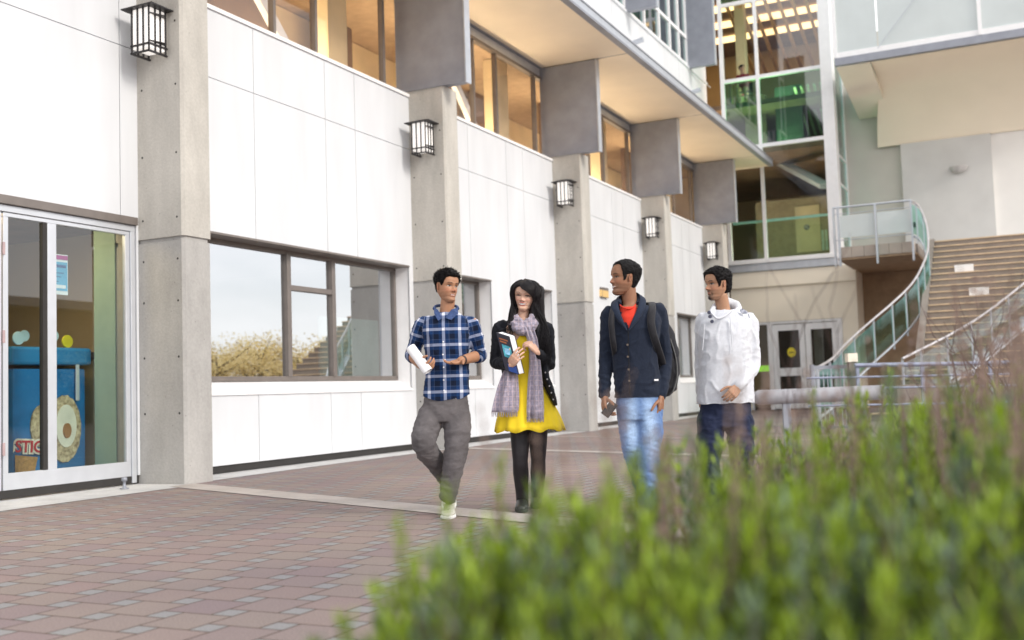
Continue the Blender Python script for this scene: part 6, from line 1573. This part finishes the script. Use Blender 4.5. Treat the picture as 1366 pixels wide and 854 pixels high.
# ================================================================ FOREGROUND PLANTING
leaf_g = mat('fresh_leaf', (.12, .20, .014), .5, var=.40, scale=22, col2=(.36, .50, .035), spec=.35)
leaf_b = mat('grey_leaf', (.09, .15, .08), .6, var=.35, scale=9, col2=(.20, .28, .17))
stem_m = mat('woody_stem', (.13, .08, .06), .8, var=.3)
dry_m = mat('dry_stem', (.24, .165, .135), .8, var=.3, scale=20)
twig_m = mat('dark_twig', (.10, .06, .055), .8, var=.3, scale=20)
def leaf(q, p, d, up, l, w):
    d = d.normalized(); s_ = d.cross(up)
    if s_.length < 1e-3: s_ = Vector((1, 0, 0))
    s_.normalize(); m_ = p + d * l * .55 + up * l * .04
    q.add([p, m_ - s_ * w / 2, p + d * l, m_ + s_ * w / 2], [(0, 1, 2, 3)])
def green_shrub(seed, h, rad, ns=78):
    rnd = random.Random(seed); q = MB(WF)
    for i in range(ns):
        a = rnd.uniform(0, 2 * math.pi); r0 = rnd.uniform(0, .10); rt = rad * math.sqrt(rnd.random()); hh = h * (1 - .42 * (rt / rad) ** 2) * rnd.uniform(.82, 1.0) * (1.08 if rnd.random() < .12 else 1)
        p0 = Vector((math.cos(a) * r0, math.sin(a) * r0, 0)); a2 = a + rnd.uniform(-.5, .5); p3 = Vector((math.cos(a2) * rt, math.sin(a2) * rt, hh))
        p1 = p0.lerp(p3, .4) + Vector((math.cos(a2) * rt * .25, math.sin(a2) * rt * .25, -.02)); pts = smooth_path([p0, p1, p0.lerp(p3, .75) + Vector((math.cos(a2), math.sin(a2), 0)) * rt * .10, p3], 4)
        q.m = 2; q.tube(pts[2:], [.0028] * (len(pts) - 5) + [.002, .0016, .001], 4, cap=False)
        bluish = rnd.random() < .3
        n_ = 46
        for k in range(n_):
            t = .28 + .72 * (k / n_) ** .75; j = t * (len(pts) - 1); j0 = min(int(j), len(pts) - 2); p = pts[j0].lerp(pts[j0 + 1], j - j0); d = (pts[j0 + 1] - pts[j0]).normalized()
            an = k * 2.4 + rnd.uniform(-.3, .3); x = d.cross(Vector((.3, 1, .2))).normalized(); y = d.cross(x); side = x * math.cos(an) + y * math.sin(an)
            openness = .75 * (1 - t) + .42
            q.m = 1 if (bluish and rnd.random() < .8) or rnd.random() < .3 * (1.2 - t) else 0
            leaf(q, p, d + side * openness, side, rnd.uniform(.026, .050) * (1.1 if t > .9 else 1), rnd.uniform(.0070, .0125))
    return q
shrub_mats = [leaf_g, leaf_b, stem_m]
SG = 'low green shrubs in the foreground bed'; SL = 'low bushy green shrub with upright lance-shaped leaves in the foreground bed'
protos = []
rs = random.Random(4)
spots = [(-.06, 1.22), (.17, 1.22), (.36, 1.18), (.56, 1.25), (.02, 1.58) , (.24, 1.62), (.45, 1.55), (.66, 1.6), (.84, 1.5), (.36, 1.98), (.58, 1.95), (.80, 2.0), (1.02, 1.95), (.50, 2.4), (.74, 2.38), (.98, 2.42), (1.22, 2.35),
         (.70, 2.85), (.95, 2.9), (1.2, 2.85), (1.46, 2.8), (.92, 3.35), (1.2, 3.4), (1.5, 3.35)]
hts = {0: .74, 1: .79, 2: .81, 3: .84, 4: .76, 5: .81, 9: .82, 13: .84}
for i in range(6):
    q = green_shrub(20 + i, 1.0, .36, 84); protos.append((q, None))
made = {}
for i, (x, y) in enumerate(spots):
    px_ = 683 + FPX * x / y; hh = (.71 if y < 1.4 and px_ < 1000 else .84 if px_ > 1110 else .735 if px_ < 880 else .775 if y < 2.2 else .755) * rs.uniform(.97, 1.03); k = i % 6
    if k not in made:
        o_ = single(protos[k][0], 'green_shrub', shrub_mats, SL, 'shrub', SG, loc=(0, 0, 0), frame=WF); made[k] = o_
    else:
        o_ = made[k].copy(); COL.objects.link(o_)
    o_.location = (x, y, 0); o_.rotation_euler = (0, 0, rs.uniform(0, 6.28)); o_.scale = (.78, .78, hh)
def dry_clump(seed, n, h, spread, lean=(0, 0)):
    rnd = random.Random(seed); q = MB(WF)
    for i in range(n):
        a = rnd.uniform(0, 6.28); r = rnd.uniform(.1, 1) * spread; hh = h * rnd.uniform(.7, 1.05)
        p = Vector((math.cos(a) * .03, math.sin(a) * .03, 0)); t = Vector((math.cos(a) * r + lean[0], math.sin(a) * r + lean[1], hh)); m_ = p.lerp(t, .5) + Vector((-math.cos(a) * .03, 0, .02))
        q.tube(smooth_path([p, m_, t], 5), [.0016] * 9 + [.0012, .0008], 4, cap=False)
        for k in range(7):
            c = t.lerp(m_, k * .05); q.add([c, c + Vector((rnd.uniform(-.008, .008), rnd.uniform(-.008, .008), .008)), c + Vector((0, 0, .018)), c + Vector((rnd.uniform(-.008, .008), rnd.uniform(-.008, .008), .012))], [(0, 1, 2, 3)])
    return q
DG_ = 'dry brown flower stems among the shrubs'
pr = [dry_clump(60 + i, 13, 1.0, .16, (rs.uniform(-.08, .08), 0)) for i in range(4)]
dm = {}
dspots = [(.02, 1.35, .84), (.20, 1.2, .84), (.30, 1.5, .86), (.50, 1.75, .86), (.62, 1.45, .98), (.74, 1.55, 1.0), (.80, 1.85, 1.0), (.95, 2.0, 1.0), (.70, 1.3, .95), (1.05, 2.15, 1.02), (1.25, 2.45, 1.0), (1.35, 2.65, 1.0), (.88, 1.75, 1.02), (1.5, 3.1, .98), (.66, 2.0, .90), (.84, 2.2, .94), (1.0, 2.4, .94), (1.18, 2.3, .94), (1.22, 2.7, .95), (1.4, 2.9, .96), (1.1, 2.05, .94)]
for i, (x, y, hh) in enumerate(dspots):
    k = i % 4
    if k not in dm:
        o_ = single(pr[k], 'dry_stems', dry_m, 'clump of thin dry brown flower stems rising out of the green shrubs', 'dried plant', DG_, loc=(0, 0, 0), frame=WF); dm[k] = o_
    else: o_ = dm[k].copy(); COL.objects.link(o_)
    o_.location = (x, y, 0); o_.rotation_euler = (0, 0, rs.uniform(0, 6.28)); o_.scale = (1, 1, hh)
def branch(q, rnd, p, d, l, r, depth):
    n_ = 5; pts = [p]; dd = d.copy()
    for i in range(n_):
        dd = (dd + Vector((rnd.uniform(-.22, .22), rnd.uniform(-.22, .22), rnd.uniform(-.05, .15)))).normalized(); pts.append(pts[-1] + dd * l / n_)
    q.tube(pts, [r * (1 - .12 * i) for i in range(n_ + 1)], 5, cap=False)
    if depth > 0:
        for i in range(1, n_ + 1):
            if rnd.random() < .8:
                s_ = Vector((rnd.uniform(-1, 1), rnd.uniform(-1, 1), rnd.uniform(-.1, .7))).normalized(); branch(q, rnd, pts[i], (dd + s_ * .9).normalized(), l * .55, r * .6, depth - 1)
def bare(seed, x, y, h, lab, n=7, r=.006):
    rnd = random.Random(seed); q = MB(WF)
    for i in range(n): branch(q, rnd, Vector((x + rnd.uniform(-.06, .06), y + rnd.uniform(-.06, .06), 0)), Vector((rnd.uniform(-.45, .45), rnd.uniform(-.3, .3), 1)).normalized(), h * rnd.uniform(.8, 1.05), r, 2)
    return single(q, 'bare_shrub', twig_m, lab, 'shrub', loc=(x, y, 0), frame=WF)
bare(1, 2.02, 4.35, .78, 'leafless shrub of dark tangled twigs at the right edge, beyond the green shrubs', 9)
bare(2, 1.75, 4.0, .68, 'smaller leafless twiggy shrub just left of the dark tangled one', 7, .005)
bare(3, 1.02, 3.2, .80, 'sparse leafless shrub with long thin reddish twigs in front of the white double doors', 3, .0028)
pw = MB(WF)
a, c = Vector((1.62, 3.4, 0)), Vector((2.6, 5.9, 0)); dirp = (c - a).normalized(); nr = Vector((dirp.y, -dirp.x, 0))
for (o0, o1, z0, z1, mi) in ((0, .10, 0, .60, 0), (-.01, .11, .60, .64, 1)):
    pw.m = mi; A0, A1, C0, C1 = a + nr * o0, a + nr * o1, c + nr * o0, c + nr * o1
    pw.add([(v_.x, v_.y, z) for z in (z0, z1) for v_ in (A0, A1, C1, C0)], [(0, 3, 2, 1), (4, 5, 6, 7), (0, 1, 5, 4), (1, 2, 6, 5), (2, 3, 7, 6), (3, 0, 4, 7)])
single(pw, 'planter_wall', [stair_conc, steel_light], 'low planter wall with a pale metal cap by the twiggy shrubs', 'planter', loc=(2.0, 4.4, 0), frame=WF)
soil = mat('soil', (.05, .036, .026), .95, var=.4, scale=30, bump=.6, bscale=40)
sm = MB(WF); sm.add([(-.30, .75, .006), (1.2, .75, .006), (2.4, 3.9, .006), (1.0, 3.9, .006)], [(0, 1, 2, 3)]); so_ = sm.build('soil_bed', soil, None, frame=WF); so_['kind'] = 'structure'
for (x, y, hh) in ((.02, .96, .60), (.22, .93, .63), (.42, .95, .67), (.60, 1.0, .72), (-.14, 1.12, .62), (.10, 1.42, .74), (-.04, 1.16, .72), (.06, 1.20, .75), (.13, 1.14, .74), (-.10, 1.25, .70), (.22, 1.30, .77), (.02, 1.32, .75), (.30, 1.12, .76), (-.17, 1.02, .60), (-.12, 1.06, .64), (-.02, 1.05, .68), (.12, 1.04, .69), (.36, 1.24, .76), (.46, 1.10, .76), (-.02, 1.24, .73), (.16, 1.26, .76)):
    o_ = made[rs.randrange(6)].copy(); COL.objects.link(o_); o_.location = (x, y, 0); o_.rotation_euler = (0, 0, rs.uniform(0, 6.28)); o_.scale = (.74, .74, hh)
# ---------------------------------------------------------------- yellow autumn trees across the plaza (mirrored in the windows)
yl = mat('autumn_leaf', (.88, .66, .22), .6, var=.15, scale=2, col2=(.95, .80, .42)); bark = mat('bark', (.12, .09, .07), .9, var=.3)
def autumn_tree(seed, h):
    rnd = random.Random(seed); tr = MB(BF); cr_ = MB(BF)
    tr.tube([(0, 0, 0), (.03, .02, h * .3), (0, .05, h * .55), (.05, 0, h * .8)], [.13, .10, .07, .03], 8)
    for i in range(16):
        a = rnd.uniform(0, 6.28); z = rnd.uniform(.28, .75) * h; l = h * rnd.uniform(.22, .4); e = Vector((math.cos(a) * l, math.sin(a) * l, z + l * rnd.uniform(.3, .9)))
        tr.tube([(0, 0, z), (e.x * .5, e.y * .5, z + (e.z - z) * .4), tuple(e)], [.04, .025, .008], 5)
        for k in range(170):
            p = Vector((0, 0, z)).lerp(e, rnd.uniform(.3, 1.2)) + Vector((rnd.gauss(0, .45), rnd.gauss(0, .45), rnd.gauss(0, .34))); d = Vector((rnd.uniform(-1, 1), rnd.uniform(-1, 1), rnd.uniform(-1, 1))).normalized(); s_ = d.orthogonal().normalized() * .05
            cr_.add([p - d * .07, p - s_, p + d * .07, p + s_], [(0, 1, 2, 3)])
    return tr, cr_
tg = 'yellow autumn trees across the plaza'
tlist = [(12.5, 34, 5.2), (15.5, 36, 5.6), (18.5, 36, 5.9), (15, 40, 5.6), (20.5, 39, 6.0), (10.6, 37, 5.2), (9.5, 41, 5.6), (22.5, 36, 6.0), (17.3, 33, 5.0), (12.5, 42, 5.8), (25, 41, 6.2), (14, 33, 4.4), (11.6, 39, 5.6), (16.6, 37, 5.3), (19.6, 42, 6.4), (13.6, 38, 6.0)]
tproto = None
for i, (n_, s_, h_) in enumerate(tlist):
    if i == 0:
        t = thing('autumn_tree', 'small yellow autumn tree across the plaza, mirrored in the wide window', 'tree', (n_, s_, 0), group=tg)
        tr, cr_ = autumn_tree(3, 5.4)
        tr.build('trunk', bark, t, frame=BF @ Matrix.Translation((n_, s_, 0))); cr_.build('crown', yl, t, frame=BF @ Matrix.Translation((n_, s_, 0))); tproto = t; t.scale = (.85, .85, .62)
    else:
        c_ = copy_thing(tproto, (n_, s_, 0), rz=i * 1.3); c_.scale = (.85, .85, h_ / 5.4 * .63)
